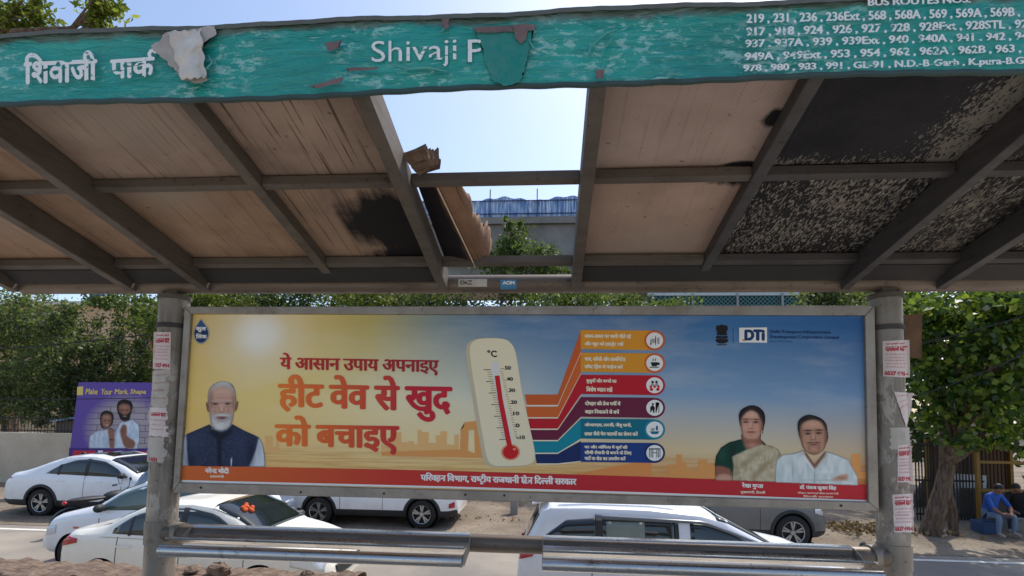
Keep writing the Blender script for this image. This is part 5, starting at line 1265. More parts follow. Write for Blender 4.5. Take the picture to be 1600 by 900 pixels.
sd_ = empty('shed', (a_.x + .8, 18.9, 0), 'small shed with light blue sheet roof behind the iron fence', 'shed')
m.build('roof', flat('light_blue_sheet', lin((128, 166, 196)), .5), sd_)
m = MB(); m.box((a_.x + .1, 18.15, 0), (b_.x - .1, 19.7, a_.z - .06)); m.build('wall', flat('shed_brown', lin((104, 90, 82)), .8), sd_)

# purple hoarding
HY = 15.4
hd = empty('hoarding', (at(180, 720, HY).x, HY, 0), 'purple advertising hoarding with a couple in white behind the white coupe', 'hoarding')
hs = lambda x, y, l=0.0: at(x, y, HY - l)
H0 = [(123, 597), (262, 598), (262, 722), (107, 719)]
def m_purple():
    k = NT('purple_print'); tc = k.n('ShaderNodeTexCoord')
    d = k.n('ShaderNodeVectorMath', operation='DISTANCE'); d.inputs[1].default_value = (.55, .42, 0); k.l(tc.outputs['UV'], d.inputs[0])
    br = k.n('ShaderNodeTexBrick'); br.inputs['Scale'].default_value = 5.5; br.inputs['Color1'].default_value = (*lin((170, 158, 160)), 1); br.inputs['Color2'].default_value = (*lin((150, 138, 146)), 1); br.inputs['Mortar'].default_value = (*lin((112, 98, 112)), 1)
    br.inputs['Brick Width'].default_value = 1.4; br.inputs['Row Height'].default_value = .42; br.inputs['Mortar Size'].default_value = .03
    k.l(tc.outputs['UV'], br.inputs[0])
    return k.set(k.mix(k.ramp(d.outputs['Value'], [(.30, 0.), (.46, 1.)]), br.outputs[0], lin((92, 66, 150))), .45, 0, .4)
m = MB()
def hf(u, v):
    a = np.array(H0, float); p = (a[3] * (1 - u) + a[2] * u) * (1 - v) + (a[0] * (1 - u) + a[1] * u) * v
    return tuple(at(p[0], p[1], HY))
m.grid(hf, 8, 6); face = m.build('board', m_purple(), hd)
m = MB(); c4 = [at(*q, HY + .03) for q in H0]; m.hexa(c4 + [p + Vector((0, .06, 0)) for p in c4]); m.build('backing', M_FRAME, hd)
for px in (120, 185, 250):
    x = at(px, 720, HY + .15).x; m = MB(); m.box((x, HY + .1, 0), (x + .08, HY + .18, at(px, 600, HY + .15).z)); m.build('post', M_FRAME, hd)
def hshape(name, polys):
    mats = []; P = []
    for pts, ml, lift in polys:
        mt = I[ml]
        if mt not in mats: mats.append(mt)
        P.append((pts, mats.index(mt), lift))
    o = sheets(name, P, hs, mats, None); o.parent = face; return o
I['purple'] = ink('purple_ink', (74, 50, 124)); I['yellow'] = ink('yellow_ink', (224, 196, 110)); I['redbar'] = ink('red_bar', (196, 52, 66))
hz = lambda pts, k=3: smooth_closed(Z(0, 3.332, 0, 450, pts), k)
hp = lambda pts: Z(0, 3.332, 0, 450, pts)
wsh = [(462, 834), (465, 772), (500, 744), (560, 735), (604, 752), (604, 834)]; msh = [(596, 834), (604, 740), (630, 694), (690, 682), (724, 712), (728, 790), (715, 838)]
picture('couple_portrait', None, 3.332, 0, 450, (450, 565, 740, 840), [
    ('p', wsh, (206, 214, 222), 1, True, 0), ('n', wsh, (166, 176, 190), .7, (6, 3)), ('p', msh, (208, 218, 228), 1, True, 0), ('n', msh, (168, 180, 196), .7, (6, 3)),
    ('p', [(522, 704), (524, 655), (556, 638), (588, 656), (586, 704), (560, 730), (534, 730)], (34, 26, 28), 1, True), ('p', [(528, 692), (532, 664), (558, 654), (580, 668), (578, 704), (556, 732), (536, 722)], (156, 108, 90), 1.5, True), ('b', 556, 672, 14, 7, (190, 140, 118), .6), ('b', 546, 690, 6, 3, (50, 32, 30), .9), ('b', 568, 690, 6, 3, (50, 32, 30), .9), ('b', 558, 714, 9, 3, (214, 200, 192), .8), ('b', 578, 700, 5, 20, (110, 72, 60), .6),
    ('p', [(613, 650), (612, 598), (648, 580), (686, 598), (684, 650), (650, 692)], (32, 25, 26), 1, True), ('p', [(619, 640), (622, 608), (650, 602), (676, 612), (678, 650), (650, 668)], (150, 104, 84), 1.5, True), ('p', [(619, 650), (648, 664), (679, 648), (671, 686), (648, 694), (627, 682)], (40, 30, 30), 1.5, True), ('b', 636, 636, 7, 3, (40, 28, 26), .9), ('b', 662, 636, 7, 3, (40, 28, 26), .9), ('b', 650, 668, 10, 3, (216, 204, 198), .7), ('b', 650, 620, 16, 7, (182, 134, 110), .6),
    ('p', [(572, 832), (566, 780), (562, 742), (576, 728), (594, 742), (596, 790), (594, 832)], (148, 102, 84), 1, True), ('p', [(625, 742), (640, 712), (660, 722), (662, 770), (702, 800), (694, 834), (650, 828), (632, 782)], (140, 94, 76), 1, True), ('b', 640, 740, 5, 14, (104, 66, 54), .6), ('b', 580, 790, 12, 4, (60, 40, 44), .8)],
    lambda x, y, l: hs(x, y, l), face, cell=.9, lift=.008, seed=9)
hshape('contact_strip', [(hp([(360, 832), (880, 836), (880, 902), (356, 900)]), 'purple', .004), (hp([(380, 846), (500, 846), (500, 874), (378, 874)]), 'redbar', .008), (hp([(545, 848), (604, 848), (604, 876), (545, 876)]), 'redbar', .008), (hp([(640, 850), (674, 850), (674, 876), (640, 876)]), 'redbar', .008), (hp([(712, 850), (860, 850), (860, 876), (712, 876)]), 'redbar', .008),
    (hp([(510, 846), (536, 846), (536, 876), (510, 876)]), 'white', .008), (hp([(612, 848), (636, 848), (636, 876), (612, 876)]), 'white', .008), (hp([(684, 848), (708, 848), (708, 878), (684, 878)]), 'white', .008), (hp([(402, 514), (434, 512), (432, 558), (400, 558)]), 'yellow', .006)])
for wd, xa_, xb_ in (('Make', 444, 506), ('Your', 524, 582), ('Mark,', 595, 667), ('Shape', 676, 758)):
    ya_ = 522 + (xa_ - 444) * .02
    o = words('hoarding_lettering', wd, hp([(xa_ + 5, ya_), (xb_ + 5, ya_ + 1), (xb_, ya_ + 32), (xa_, ya_ + 31)]), lambda x, y: hs(x, y, .007), I['yellow'], None, 34, (1, 1)); o.parent = face

# cables
M_CABLE = flat('black_cable', (.015, .015, .016), .7)
def cable(p, q, sag, label, r=.017):
    p, q = Vector(p), Vector(q); m = MB()
    m.tube([p.lerp(q, i / 24) - Vector((0, 0, sag * math.sin(math.pi * i / 24))) for i in range(25)], r, 6)
    tag(m.build('overhead_cable', M_CABLE, None, smooth=True), label, 'cable', 'overhead cables')
cable(at(-200, 560, 12.0), at(420, 498, 14), .12, 'black cable crossing in front of the dusty trees on the left')
cable(at(-200, 620, 12.5), at(400, 616, 14), .1, 'lower thin cable running just above the purple hoarding', .012)
cable(at(1320, 560, 12), at(1760, 440, 10), .15, 'upper black cable crossing the leafy tree on the right', .014)
cable(at(1360, 640, 11.5), at(1760, 470, 9.5), .2, 'lower black cable crossing the leafy tree on the right', .012)
# clipped hedges under the poster
G_H = 'clipped hedges behind the parked cars'
for i, (pa, pb, lab) in enumerate([(430, 640, 'dark hedge behind the white parked suv'), (700, 900, 'dark hedge visible between the white parked suv and the silver estate'), (930, 1180, 'dark hedge behind the grey parked suv')]):
    xa_, xb_ = at(pa, 800, 17).x, at(pb, 800, 17).x; h = empty('hedge', ((xa_ + xb_) / 2, 17, .1), lab, 'hedge', G_H)
    leaves('foliage', [(((xa_ + xb_) / 2 + dx * (xb_ - xa_), 17 + dy, .75), ((xb_ - xa_) * .3, .5, .8), 1500) for dx, dy in ((-.25, 0), (.25, 0), (0, .2))], .12, LF_E, h, 90 + i, .6, 14, .5)
    m = MB(); rg = random.Random(i)
    for k in range(6): limb(m, (xa_ + (k + .5) * (xb_ - xa_) / 6, 17, .05), (xa_ + (k + .5) * (xb_ - xa_) / 6 + rg.uniform(-.3, .3), 17, 1.1), .03, .01, rg)
    m.build('stems', M_BARK, h)
m = MB(); p = at(803, 800, 14.2); m.box((p.x - .1, 14.2, 0.05), (p.x + .1, 14.38, at(803, 770, 14.2).z)); tag(m.build('concrete_post', M_CONC, None, bevel=.01), 'grey concrete post in front of the hedge under the poster', 'post')

# right-hand side: railing, kiosk with yellow frame
rf = empty('iron_railing', (at(1500, 800, 15.2).x, 15.2, .1), 'tall rusty dark iron railing behind the roadside tree trunk', 'railing')
xa_, xb_ = at(1432, 800, 15.2).x, at(1540, 800, 15.2).x; za, zb2 = .1, at(1500, 692, 15.2).z
for z in (.25, (za + zb2) / 2, zb2 - .1):
    m = MB(); m.box((xa_, 15.19, z), (xb_, 15.22, z + .05)); m.build('rail', M_IRON, rf)
first = None
for i in range(22):
    if first is None:
        b = MB(); b.box((0, 0, 0), (.028, .02, zb2 - za)); first = b.build('bar', M_IRON, rf, local=True); o = first
    else: o = first.copy(); COL.objects.link(o); o.parent = rf
    o.location = (xa_ + i * (xb_ - xa_) / 22 - rf.location.x, -.02, 0)
m = MB(); p, q = at(1487, 803, 15.8), at(1540, 742, 15.8); m.box((p.x, 15.8, p.z), (q.x, 15.84, q.z), rot=Matrix.Rotation(.04, 3, 'Y')); tag(m.build('white_board', m_paper('whitewashed_board', lin((206, 206, 204)), .1), None), 'white board standing behind the iron railing', 'board')
kx0, kx1 = at(1530, 800, 14.4).x, at(1680, 800, 14.4).x
kz = at(1530, 692, 14.4).z
ki = empty('kiosk', ((kx0 + kx1) / 2, 15.2, .1), 'open kiosk with yellow pipe frame and brown slat wall behind the seated men', 'kiosk')
M_YEL = flat('yellow_paint', lin((128, 94, 28)), .45)
for x in (kx0, kx1):
    for y in (14.4, 16.2):
        m = MB(); m.box((x - .045, y - .045, .1), (x + .045, y + .045, kz)); m.build('post', M_YEL, ki, bevel=.008)
for py in (722, 766): 
    z = at(1540, py, 14.4).z; m = MB(); m.box((kx0 + .045, 14.37, z - .035), (kx1 - .045, 14.43, z + .035)); m.build('rail', M_YEL, ki)
def m_slats():
    k = NT('brown_slats'); w = k.n('ShaderNodeTexWave'); w.inputs['Scale'].default_value = 3.0; w.bands_direction = 'X'; k.l(k.coord('Object'), w.inputs[0])
    return k.set(k.ramp(w.outputs['Fac'], [(.2, lin((48, 36, 30))), (.6, lin((104, 78, 58)))]), .8, 0, .2)
m = MB(); m.box((kx0 + .06, 16.26, .1), (kx1, 16.3, kz - .05)); m.build('slat_wall', m_slats(), ki)
m = MB()
def roofk(u, v): return (kx0 - .15 + (kx1 - kx0 + .3) * u, 14.15 + 2.3 * v, kz + .02 + .28 * v - .10 * u + .015 * math.sin(u * 90))
m.grid(roofk, 120, 3, uv=False); o = m.build('sheet_roof', flat('pale_sheet_roof', lin((176, 160, 134)), .6), ki); o.modifiers.new('solid', 'SOLIDIFY').thickness = .02
m = MB(); m.box((kx0 + .5, 15.2, .1), (kx1 - .3, 15.7, .95)); m.build('counter', flat('kiosk_counter', lin((70, 62, 56)), .7), ki)
# dry leaf litter and rubble
M_LIT = m_leaf('dry_leaf', lin((98, 72, 50)), lin((142, 116, 88)), lin((190, 170, 140)), .1, .8)
lp = at(1345, 826, 13.6)
lo = leaves('leaf_litter', [((lp.x, 13.6, .18), (0.8, .5, .09), 420), ((lp.x + 1.4, 13.5, .12), (1.2, .5, .03), 120), ((at(700, 830, 13.4).x, 13.6, .1), (2.2, .4, .02), 60)], .11, M_LIT, None, 5, .7, 6, .6, 0)
tag(lo, kind='stuff')
# brick kerb and broken bricks on the platform edge
def m_brick():
    k = NT('old_brick'); br = k.n('ShaderNodeTexBrick'); br.inputs['Scale'].default_value = 4.0
    br.inputs['Color1'].default_value = (*lin((112, 92, 80)), 1); br.inputs['Color2'].default_value = (*lin((92, 76, 66)), 1); br.inputs['Mortar'].default_value = (*lin((66, 58, 52)), 1); br.inputs['Mortar Size'].default_value = .03
    v = k.coord('Object'); k.l(v, br.inputs[0]); f = k.noise(v, 9, 6, .65)
    c = k.mix(k.ramp(f, [(.35, 0.), (.7, .75)]), br.outputs[0], lin((138, 122, 108))); k.bump(f, .7, .02); return k.set(c, .95, 0, .1)
M_BRICK = m_brick()
def kerb(u, v):
    x = -7 + (at(566, 890, 4.9).x + 7) * u
    prof = [(4.52, PZ), (4.55, PZ + .055), (4.75, PZ + .075), (4.97, PZ + .07), (5.02, PZ + .03), (5.02, PZ - .1)]
    i = min(int(v * 5), 4); t = v * 5 - i
    y = prof[i][0] * (1 - t) + prof[i + 1][0] * t; z = prof[i][1] * (1 - t) + prof[i + 1][1] * t
    nz = math.sin(x * 7.1 + y * 3) * .012 + math.sin(x * 17 + y * 21) * .008 + math.sin(x * 41) * .005
    step = .012 if int((x + 9) / .23) % 3 == 0 else 0
    return (x, y + nz, z + (nz - step) * (1 if 0 < v < 1 else 0))
m = MB(); m.grid(kerb, 220, 12, uv=False); tag(m.build('brick_kerb', M_BRICK, None), 'worn brick kerb along the platform edge below the white sedan', 'kerb')
for px, py, s, lab in ((342, 889, .09, 'broken brick lump on the kerb right of the left pillar'), (480, 893, .05, 'small brick chip on the kerb under the middle of the bench'), (300, 891, .05, 'flat brick piece beside the left pillar foot')):
    p = at(px, py, 4.75); m = MB(); bm = []
    m.ball((p.x, 4.75, PZ + .075 + s * .35), (s * 1.3, s, s * .7), 6)
    rg = random.Random(px); m.v = [(x + rg.uniform(-.2, .2) * s, y + rg.uniform(-.2, .2) * s, z + rg.uniform(-.2, .2) * s) for x, y, z in m.v]
    tag(m.build('broken_brick', M_BRICK, None), lab, 'brick', 'loose broken bricks')
# ------------------------------------------------------------------ vehicles
def m_paint(name, c, rough=.28, metal=0.0):
    k = NT(name); f = k.noise(k.coord('Object'), 3, 5, .6); s = k.n('ShaderNodeSeparateXYZ'); k.l(k.coord('Object'), s.inputs[0])
    dust = k.math('MULTIPLY', k.ramp(f, [(.35, .1), (.7, 1.)]), k.ramp(s.outputs[2], [(.2, .55), (.75, .08)]))
    col = k.mix(dust, c, lin((150, 134, 114)))
    k.set(col, k.math('ADD', k.math('MULTIPLY', dust, .5), rough), metal, .5)
    k.b.inputs['Coat Weight'].default_value = .6; k.b.inputs['Coat Roughness'].default_value = .08
    return k.m
M_WHITE = m_paint('white_paint', lin((232, 233, 234))); M_CREAMP = m_paint('cream_white_paint', lin((232, 228, 214))); M_SILV = m_paint('silver_white_paint', lin((216, 220, 226)))
M_GREYP = m_paint('grey_paint', lin((96, 98, 102)), .3, .3); M_BLUEG = m_paint('blue_grey_paint', lin((98, 112, 132)), .3, .3)
M_PLAST = flat('black_plastic', lin((44, 45, 47)), .55); M_TYRE = flat('tyre_rubber', lin((38, 37, 36)), .85); M_GLASS = NT('car_glass').set(lin((26, 32, 33)), .05, 0, .8)
M_GLASS2 = NT('green_tinted_glass').set(lin((66, 84, 80)), .05, 0, .8); M_ALLOY = flat('alloy', lin((170, 172, 174)), .3, .8); M_ALLOYD = flat('dark_alloy', lin((52, 54, 56)), .4, .5)
M_REDL = NT('red_lamp').set(lin((168, 22, 34)), .15, 0, .6); M_CLEARL = NT('clear_lamp').set(lin((206, 212, 216)), .08, .3, .8); M_AMB = NT('amber_lamp').set(lin((214, 110, 40)), .2, 0, .6)
M_LINE = flat('panel_gap', lin((58, 58, 58)), .7); M_CHROME = NT('chrome').set((.7, .7, .7), .15, 1)
YF = [(1.0, 0.0), (.965, .28), (.925, .55), (.885, .76), (.83, .89), (.72, .965), (.5, .99), (.25, 1.0), (0, 1.0)]
class Car:
    def __init__(s, L, W, top, belt, bot=.24, plan=None):
        s.L, s.W = L, W; s.top_, s.belt_, s.bot_ = top, belt, bot
        s.plan_ = plan or [(0, .80), (.05, .88), (.2, .95), (.6, .99), (1.2, 1.0), (L - 1.2, 1.0), (L - .6, .97), (L - .25, .89), (L - .06, .76), (L, .66)]
    def ip(s, P, x): return float(np.interp(x, [p[0] for p in P], [p[1] for p in P]))
    def top(s, x): return s.ip(s.top_, x)
    def bot(s, x): return s.bot_ + .10 * max(0, 1 - x / .35) ** 2 + .08 * max(0, 1 - (s.L - x) / .35) ** 2
    def belt(s, x): return max(s.bot(x) + .12, min(s.ip(s.belt_, x), s.top(x) - .03))
    def w(s, x): return s.W / 2 * s.ip(s.plan_, x)
    def ring(s, x):
        b, k, t, w = s.bot(x), s.belt(x), s.top(x), s.w(x)
        side = [(0, b), (.80 * w, b), (.93 * w, b + .03), (.985 * w, b + .19 * (k - b)), (1.0 * w, b + .52 * (k - b)), (.992 * w, b + .74 * (k - b)), (.975 * w, b + .92 * (k - b))]
        S = side[2:]; zs = [S[0][1] + (S[-1][1] - S[0][1]) * i / 13 for i in range(14)]
        side = side[:2] + [(float(np.interp(z, [p[1] for p in S], [p[0] for p in S])), z) for z in zs]
        return side + [(.955 * w * y, k + (t - k) * z) for y, z in YF]
    def half(s, x, z):
        r = s.ring(x)[2:]; return float(np.interp(z, [p[1] for p in r], [p[0] for p in r]))
    def ztop(s, x, y):
        r = s.ring(x)[16:][::-1]; return float(np.interp(abs(y), [p[0] for p in r], [p[1] for p in r]))
def car(name, spec, loc, rz, paint, label, cat, windows, wheels, wr, glass, wind, rearw=None, lamps=(), lines=(), clad=False, group=None, rim_dark=False, extra=None):
    L, W = spec.L, spec.W
    root = empty(name, loc, label, cat, group, rz)
    off = -L / 2
    xs = sorted(set([round(x, 4) for x in list(np.linspace(0, L, 64)) + [p[0] for p in spec.top_] + [.02, .06, .12, L - .12, L - .06, L - .02] + [wx + t for wx in wheels for t in np.linspace(-wr - .12, wr + .12, 49)]]))
    xs = [x for i, x in enumerate(xs) if i == 0 or x - xs[i - 1] > .008]
    V = []; F = []; MI = []
    for x in xs:
        r = spec.ring(x); full = r + [(-y, z) for y, z in r[-2:0:-1]]
        V += [(x + off, y, z) for y, z in full]
    n = len(full)
    for i in range(len(xs) - 1):
        for k in range(n):
            F.append((i * n + k, i * n + (k + 1) % n, (i + 1) * n + (k + 1) % n, (i + 1) * n + k))
            zz = k if k < n / 2 else n - k - 1
            MI.append(1 if zz <= (4 if clad else 0) else 0)
    F.append(tuple(range(n))[::-1]); MI.append(0); F.append(tuple((len(xs) - 1) * n + k for k in range(n))); MI.append(0)
    m = MB(); m.v = V; m.f = F; m.mi = MI
    body = m.build('body', [paint, M_PLAST], root, local=True)
    # wheel arches: drop the faces inside each arch and draw the rim of the opening onto the circle
    me = body.data
    bm = bmesh.new(); bm.from_mesh(me)
    dead = []; rr = wr + .052
    inside_ = {}
    for wx in wheels:
        for v in bm.verts:
            if abs(v.co.y) > W / 2 - .36 and math.hypot(v.co.x - wx - off, v.co.z - wr) < rr: inside_[v] = wx
    dead = [f for f in bm.faces if all(v in inside_ for v in f.verts)]
    bmesh.ops.delete(bm, geom=dead, context='FACES')
    for v, wx in inside_.items():
        if v.is_valid and v.link_faces and abs(v.co.y) > W / 2 - .25:
            dx, dz = v.co.x - wx - off, v.co.z - wr; d = max(math.hypot(dx, dz), 1e-4)
            v.co.x = wx + off + dx / d * rr; v.co.z = wr + dz / d * rr
    bmesh.ops.delete(bm, geom=[v for v in bm.verts if not v.link_faces], context='VERTS')
    bm.to_mesh(me); bm.free()
    for p in me.polygons: p.use_smooth = True
    try: me.set_sharp_from_angle(angle=R(32))
    except Exception: pass
    for wx in wheels:
        for sy in (-1, 1):
            g = MB(); g.tube([(wx + off, sy * (W / 2 - .32), wr), (wx + off, sy * (W / 2 - .045), wr)], rr + .004, 28)
            g.f.pop(-1); g.mi.pop(-1)
            g.build('wheel_well', M_DARK, root, local=True, fix=False)
    def P(x, z, sy, l=.005): return (x + off, sy * (spec.half(x, z) + l), z)
    def sidepatch(nm, lo, hi, mat, sy, nu=18, nv=4, l=.005, parent=None):
        x0, x1 = max(lo[0][0], hi[0][0]), min(lo[-1][0], hi[-1][0])
        def fn(u, v):
            x = x0 + (x1 - x0) * u; a = spec.ip(lo, x); b = spec.ip(hi, x); return P(x, a + (b - a) * v, sy, l)
        g = MB(); g.grid(fn, nu, nv, uv=False)
        o = g.build(nm, mat, parent or root, smooth=True, local=True); o.modifiers.new('solid', 'SOLIDIFY').thickness = .004 * (1 if True else 0); return o
    for sy in (-1, 1):
        for lo, hi, kind in windows:
            sidepatch({'g': 'side_window', 'b': 'window_pillar'}[kind], lo, hi, glass if kind == 'g' else M_PLAST, sy, l=.006 if kind == 'g' else .010)
        for nm, lo, hi, mat in lamps: sidepatch(nm, lo, hi, mat, sy, 10, 4, .012)
        for lo, hi in lines: sidepatch('door_gap', lo, hi, M_LINE, sy, 3, 10, .002)
        for wx in wheels:
            if clad:
                g = MB()
                def arch(u, v):
                    a = R(-14 + 208 * u); rr = wr + .05 + .075 * v; x = wx + rr * math.cos(a); z = wr + rr * math.sin(a)
                    z = max(z, spec.bot(x) + .03); return P(x, z, sy, .010)
                g.grid(arch, 28, 2, uv=False); o = g.build('arch_trim', M_PLAST, root, smooth=True, local=True); o.modifiers.new('solid', 'SOLIDIFY').thickness = .012
            g = MB(); yo = sy * (W / 2 - .005); yi = sy * (W / 2 - .22)
            prof = [(wr * .66, 0.0), (wr * .90, .004), (wr * .985, .03), (wr, .08), (wr, .14), (wr * .97, .2), (wr * .6, .21)]
            N = 36
            for rr, d in prof: 
                for k in range(N): g.v.append((rr * math.cos(2 * math.pi * k / N), -sy * d, rr * math.sin(2 * math.pi * k / N)))
            for i in range(len(prof) - 1):
                for k in range(N): g.f.append((i * N + k, i * N + (k + 1) % N, (i + 1) * N + (k + 1) % N, (i + 1) * N + k)); g.mi.append(0)
            tyre = g.build('wheel', M_TYRE, root, smooth=True, local=True); tyre.location = (wx + off, yo, wr)
            g = MB(); R0 = wr * .67
            g.tube([(0, -sy * .075, 0), (0, -sy * .11, 0)], R0, 30, 1)
            N = 30
            for rr, d in ((R0, .004), (R0 * .93, .012), (R0 * .90, .075)):
                for k in range(N): g.v.append((rr * math.cos(2 * math.pi * k / N), -sy * d, rr * math.sin(2 * math.pi * k / N)))
            o_ = len(g.v) - 3 * N
            for i in range(2):
                for k in range(N): g.f.append((o_ + i * N + k, o_ + i * N + (k + 1) % N, o_ + (i + 1) * N + (k + 1) % N, o_ + (i + 1) * N + k)); g.mi.append(i)
            for k in range(5):
                a = 2 * math.pi * k / 5 + .3
                for da in (-.16, .16):
                    d1 = Vector((math.cos(a + da * .6), 0, math.sin(a + da * .6))); d2 = Vector((math.cos(a + da), 0, math.sin(a + da))); t = Vector((-d1.z, 0, d1.x))
                    p = [d1 * R0 * .16 - t * .014, d1 * R0 * .16 + t * .014, d2 * R0 * .93 + t * .020, d2 * R0 * .93 - t * .020]
                    g.hexa([tuple(q + Vector((0, -sy * .022, 0))) for q in p] + [tuple(q + Vector((0, -sy * .055, 0))) for q in p])
            g.tube([(0, -sy * .016, 0), (0, -sy * .06, 0)], R0 * .20, 16)
            rim = g.build('rim', [M_ALLOYD if rim_dark else M_ALLOY, M_DARK], tyre, smooth=False, local=True)  # second slot blackens barrel and back, painted shade behind the spokes
    def glasspatch(nm, xa, xb, fr, mat):
        def fn(u, v):
            x = xa + (xb - xa) * v; y = (2 * u - 1) * fr * spec.w(x) * .955
            return (x + off, y, spec.ztop(x, y) + .007)
        g = MB(); g.grid(fn, 14, 10, uv=False); o = g.build(nm, mat, root, smooth=True, local=True); o.modifiers.new('solid', 'SOLIDIFY').thickness = .004
    glasspatch('windscreen', *wind, glass)
    if rearw: glasspatch('rear_window', *rearw, M_GLASS)
    for sy in (-1, 1):                       # door mirrors
        mx = wind[1] - .18; z = spec.belt(mx) + .09; y = spec.half(mx, z)
        g = MB(); g.ball((mx + off - .02, sy * (y + .13), z + .02), (.07, .11, .075), 7); g.box((mx + off - .03, min(sy * y, sy * (y + .08)), z - .04), (mx + off + .03, max(sy * y, sy * (y + .08)), z)); g.build('mirror', M_PLAST, root, smooth=True, local=True)
    # bumpers: dark grille and plate at both ends
    g = MB(); g.box((L + off - .04, -W * .26, .42), (L + off + .012, W * .26, .58)); g.build('grille', M_PLAST, root, local=True, bevel=.01)
    if extra: extra(root, spec, off, P, sidepatch)
    return root
def handle(xh, zh, mat=None):
    def f(root, spec, off, P, sp):
        for sy in (-1, 1):
            for x in xh:
                g = MB(); a, b = P(x, zh, sy, .03), P(x + .2, zh, sy, .03); g.tube([P(x - .01, zh, sy, 0), a, b, P(x + .21, zh, sy, 0)], .012, 8); g.build('door_handle', mat or M_WHITE, root, local=True, smooth=True)
    return f
# white coupe suv at the far left, nose to the right
coupe = Car(4.31, 1.81, [(0, .62), (.02, .80), (.07, 1.0), (.16, 1.10), (.40, 1.16), (.60, 1.25), (.95, 1.43), (1.35, 1.55), (1.8, 1.61), (2.2, 1.61), (2.6, 1.53), (3.0, 1.36), (3.35, 1.14), (3.6, 1.06), (4.0, .99), (4.2, .87), (4.29, .7), (4.31, .55)],
            [(0, .85), (.3, 1.02), (1, 1.05), (3.1, 1.0), (3.4, .97), (4.1, .84), (4.31, .5)])
pw = at(54, 808, 12.4)
RX = lambda x: x + .3 if x >= .88 else x * 1.18 / .88
rx = lambda P_: [(RX(a_), b_) for a_, b_ in P_]
coupe = Car(4.61, 1.81, rx(coupe.top_), rx(coupe.belt_))
def ex_coupe(root, spec, off, P, sp):
    handle((1.60, 2.65), .93)(root, spec, off, P, sp)
    g = MB(); g.prism([(1.36 + off, -.02, 1.46), (1.54 + off, -.02, 1.53), (1.46 + off, -.02, 1.60), (1.41 + off, -.02, 1.60)], (0, .04, 0)); g.build('roof_fin', M_PLAST, root, local=True)
    def fn(u, v):
        x = 1.85 + .95 * v; y = (2 * u - 1) * .5; return (x + off, y, spec.ztop(x, y) + .006)
    g = MB(); g.grid(fn, 6, 6, uv=False); o = g.build('sunroof', M_GLASS, root, local=True); o.modifiers.new('solid', 'SOLIDIFY').thickness = .003
car('coupe_suv', coupe, (pw.x - 1.18 + 4.61 / 2, 12.5 + .9, 0.05), 0, M_WHITE, 'white coupe suv with sloping black rear window parked by the purple hoarding', 'car',
    [(rx(a_), rx(b_), c_) for a_, b_, c_ in [([(.95, 1.11), (1.2, 1.10), (3.12, 1.05)], [(.95, 1.115), (1.3, 1.33), (1.7, 1.46), (2.1, 1.49), (2.5, 1.44), (2.85, 1.28), (3.12, 1.07)], 'g'), ([(2.02, 1.07), (2.12, 1.07)], [(2.02, 1.50), (2.12, 1.50)], 'b'), ([(1.28, 1.08), (1.34, 1.08)], [(1.28, 1.32), (1.34, 1.35)], 'b')]],
    (1.18, 3.74), .355, M_GLASS, (2.92, 3.64, .82), (.56, 1.32, .74), [('tail_lamp', [(.03, .93), (.30, .97)], [(.03, 1.0), (.30, .985)], M_REDL), ('headlamp', [(4.25, .74), (4.5, .70)], [(4.25, .84), (4.5, .82)], M_CLEARL)],
    [([(2.35, .42), (2.362, .42)], [(2.35, 1.06), (2.362, 1.06)]), ([(3.38, .42), (3.392, .42)], [(3.38, 1.02), (3.392, 1.02)])], True, 'cars parked along the far kerb', extra=ex_coupe)
# white suv under the poster, nose to the left
suv = Car(4.30, 1.79, [(0, .66), (.02, .85), (.07, 1.02), (.14, 1.12), (.34, 1.45), (.46, 1.57), (.8, 1.62), (1.6, 1.635), (2.2, 1.58), (2.6, 1.44), (3.05, 1.14), (3.4, 1.07), (3.9, 1.0), (4.18, .88), (4.28, .72), (4.30, .6)],
          [(0, .9), (.3, 1.04), (1, 1.03), (3.0, 1.0), (3.4, .98), (4.1, .88), (4.3, .55)])
swin = [([(.55, 1.10), (3.0, 1.06)], [(.55, 1.3), (.75, 1.50), (1.6, 1.53), (2.2, 1.47), (2.6, 1.33), (3.0, 1.08)], 'g'), ([(1.78, 1.05), (1.88, 1.05)], [(1.78, 1.53), (1.88, 1.53)], 'b'), ([(.92, 1.05), (1.0, 1.05)], [(.92, 1.53), (1.0, 1.53)], 'b')]
slamps = [('tail_lamp', [(.02, .86), (.32, .92)], [(.02, 1.0), (.32, .99)], M_REDL), ('headlamp', [(3.98, .76), (4.24, .70)], [(3.98, .87), (4.24, .84)], M_CLEARL), ('reflector', [(.06, .52), (.20, .50)], [(.06, .66), (.20, .60)], M_REDL)]
slines = [([(1.84, .40), (1.852, .40)], [(1.84, 1.05), (1.852, 1.05)]), ([(2.92, .40), (2.932, .40)], [(2.92, 1.03), (2.932, 1.03)])]
p = at(713, 800, 12.5)
car('white_suv', suv, (p.x - 2.15, 12.5 + .9, 0.05), math.pi, M_WHITE, 'white suv with black sill cladding parked below the poster headline', 'car', swin, (.86, 3.47), .345, M_GLASS, (2.3, 3.05, .8), (.15, .40, .72), slamps, slines, True, 'cars parked along the far kerb', extra=handle((1.15, 2.2), .90))
gsuv = Car(4.45, 1.84, [(a * 4.45 / 4.3, b * 1.03) for a, b in suv.top_], [(a * 4.45 / 4.3, b * 1.03) for a, b in suv.belt_], .22)
p = at(1302, 830, 11.75)
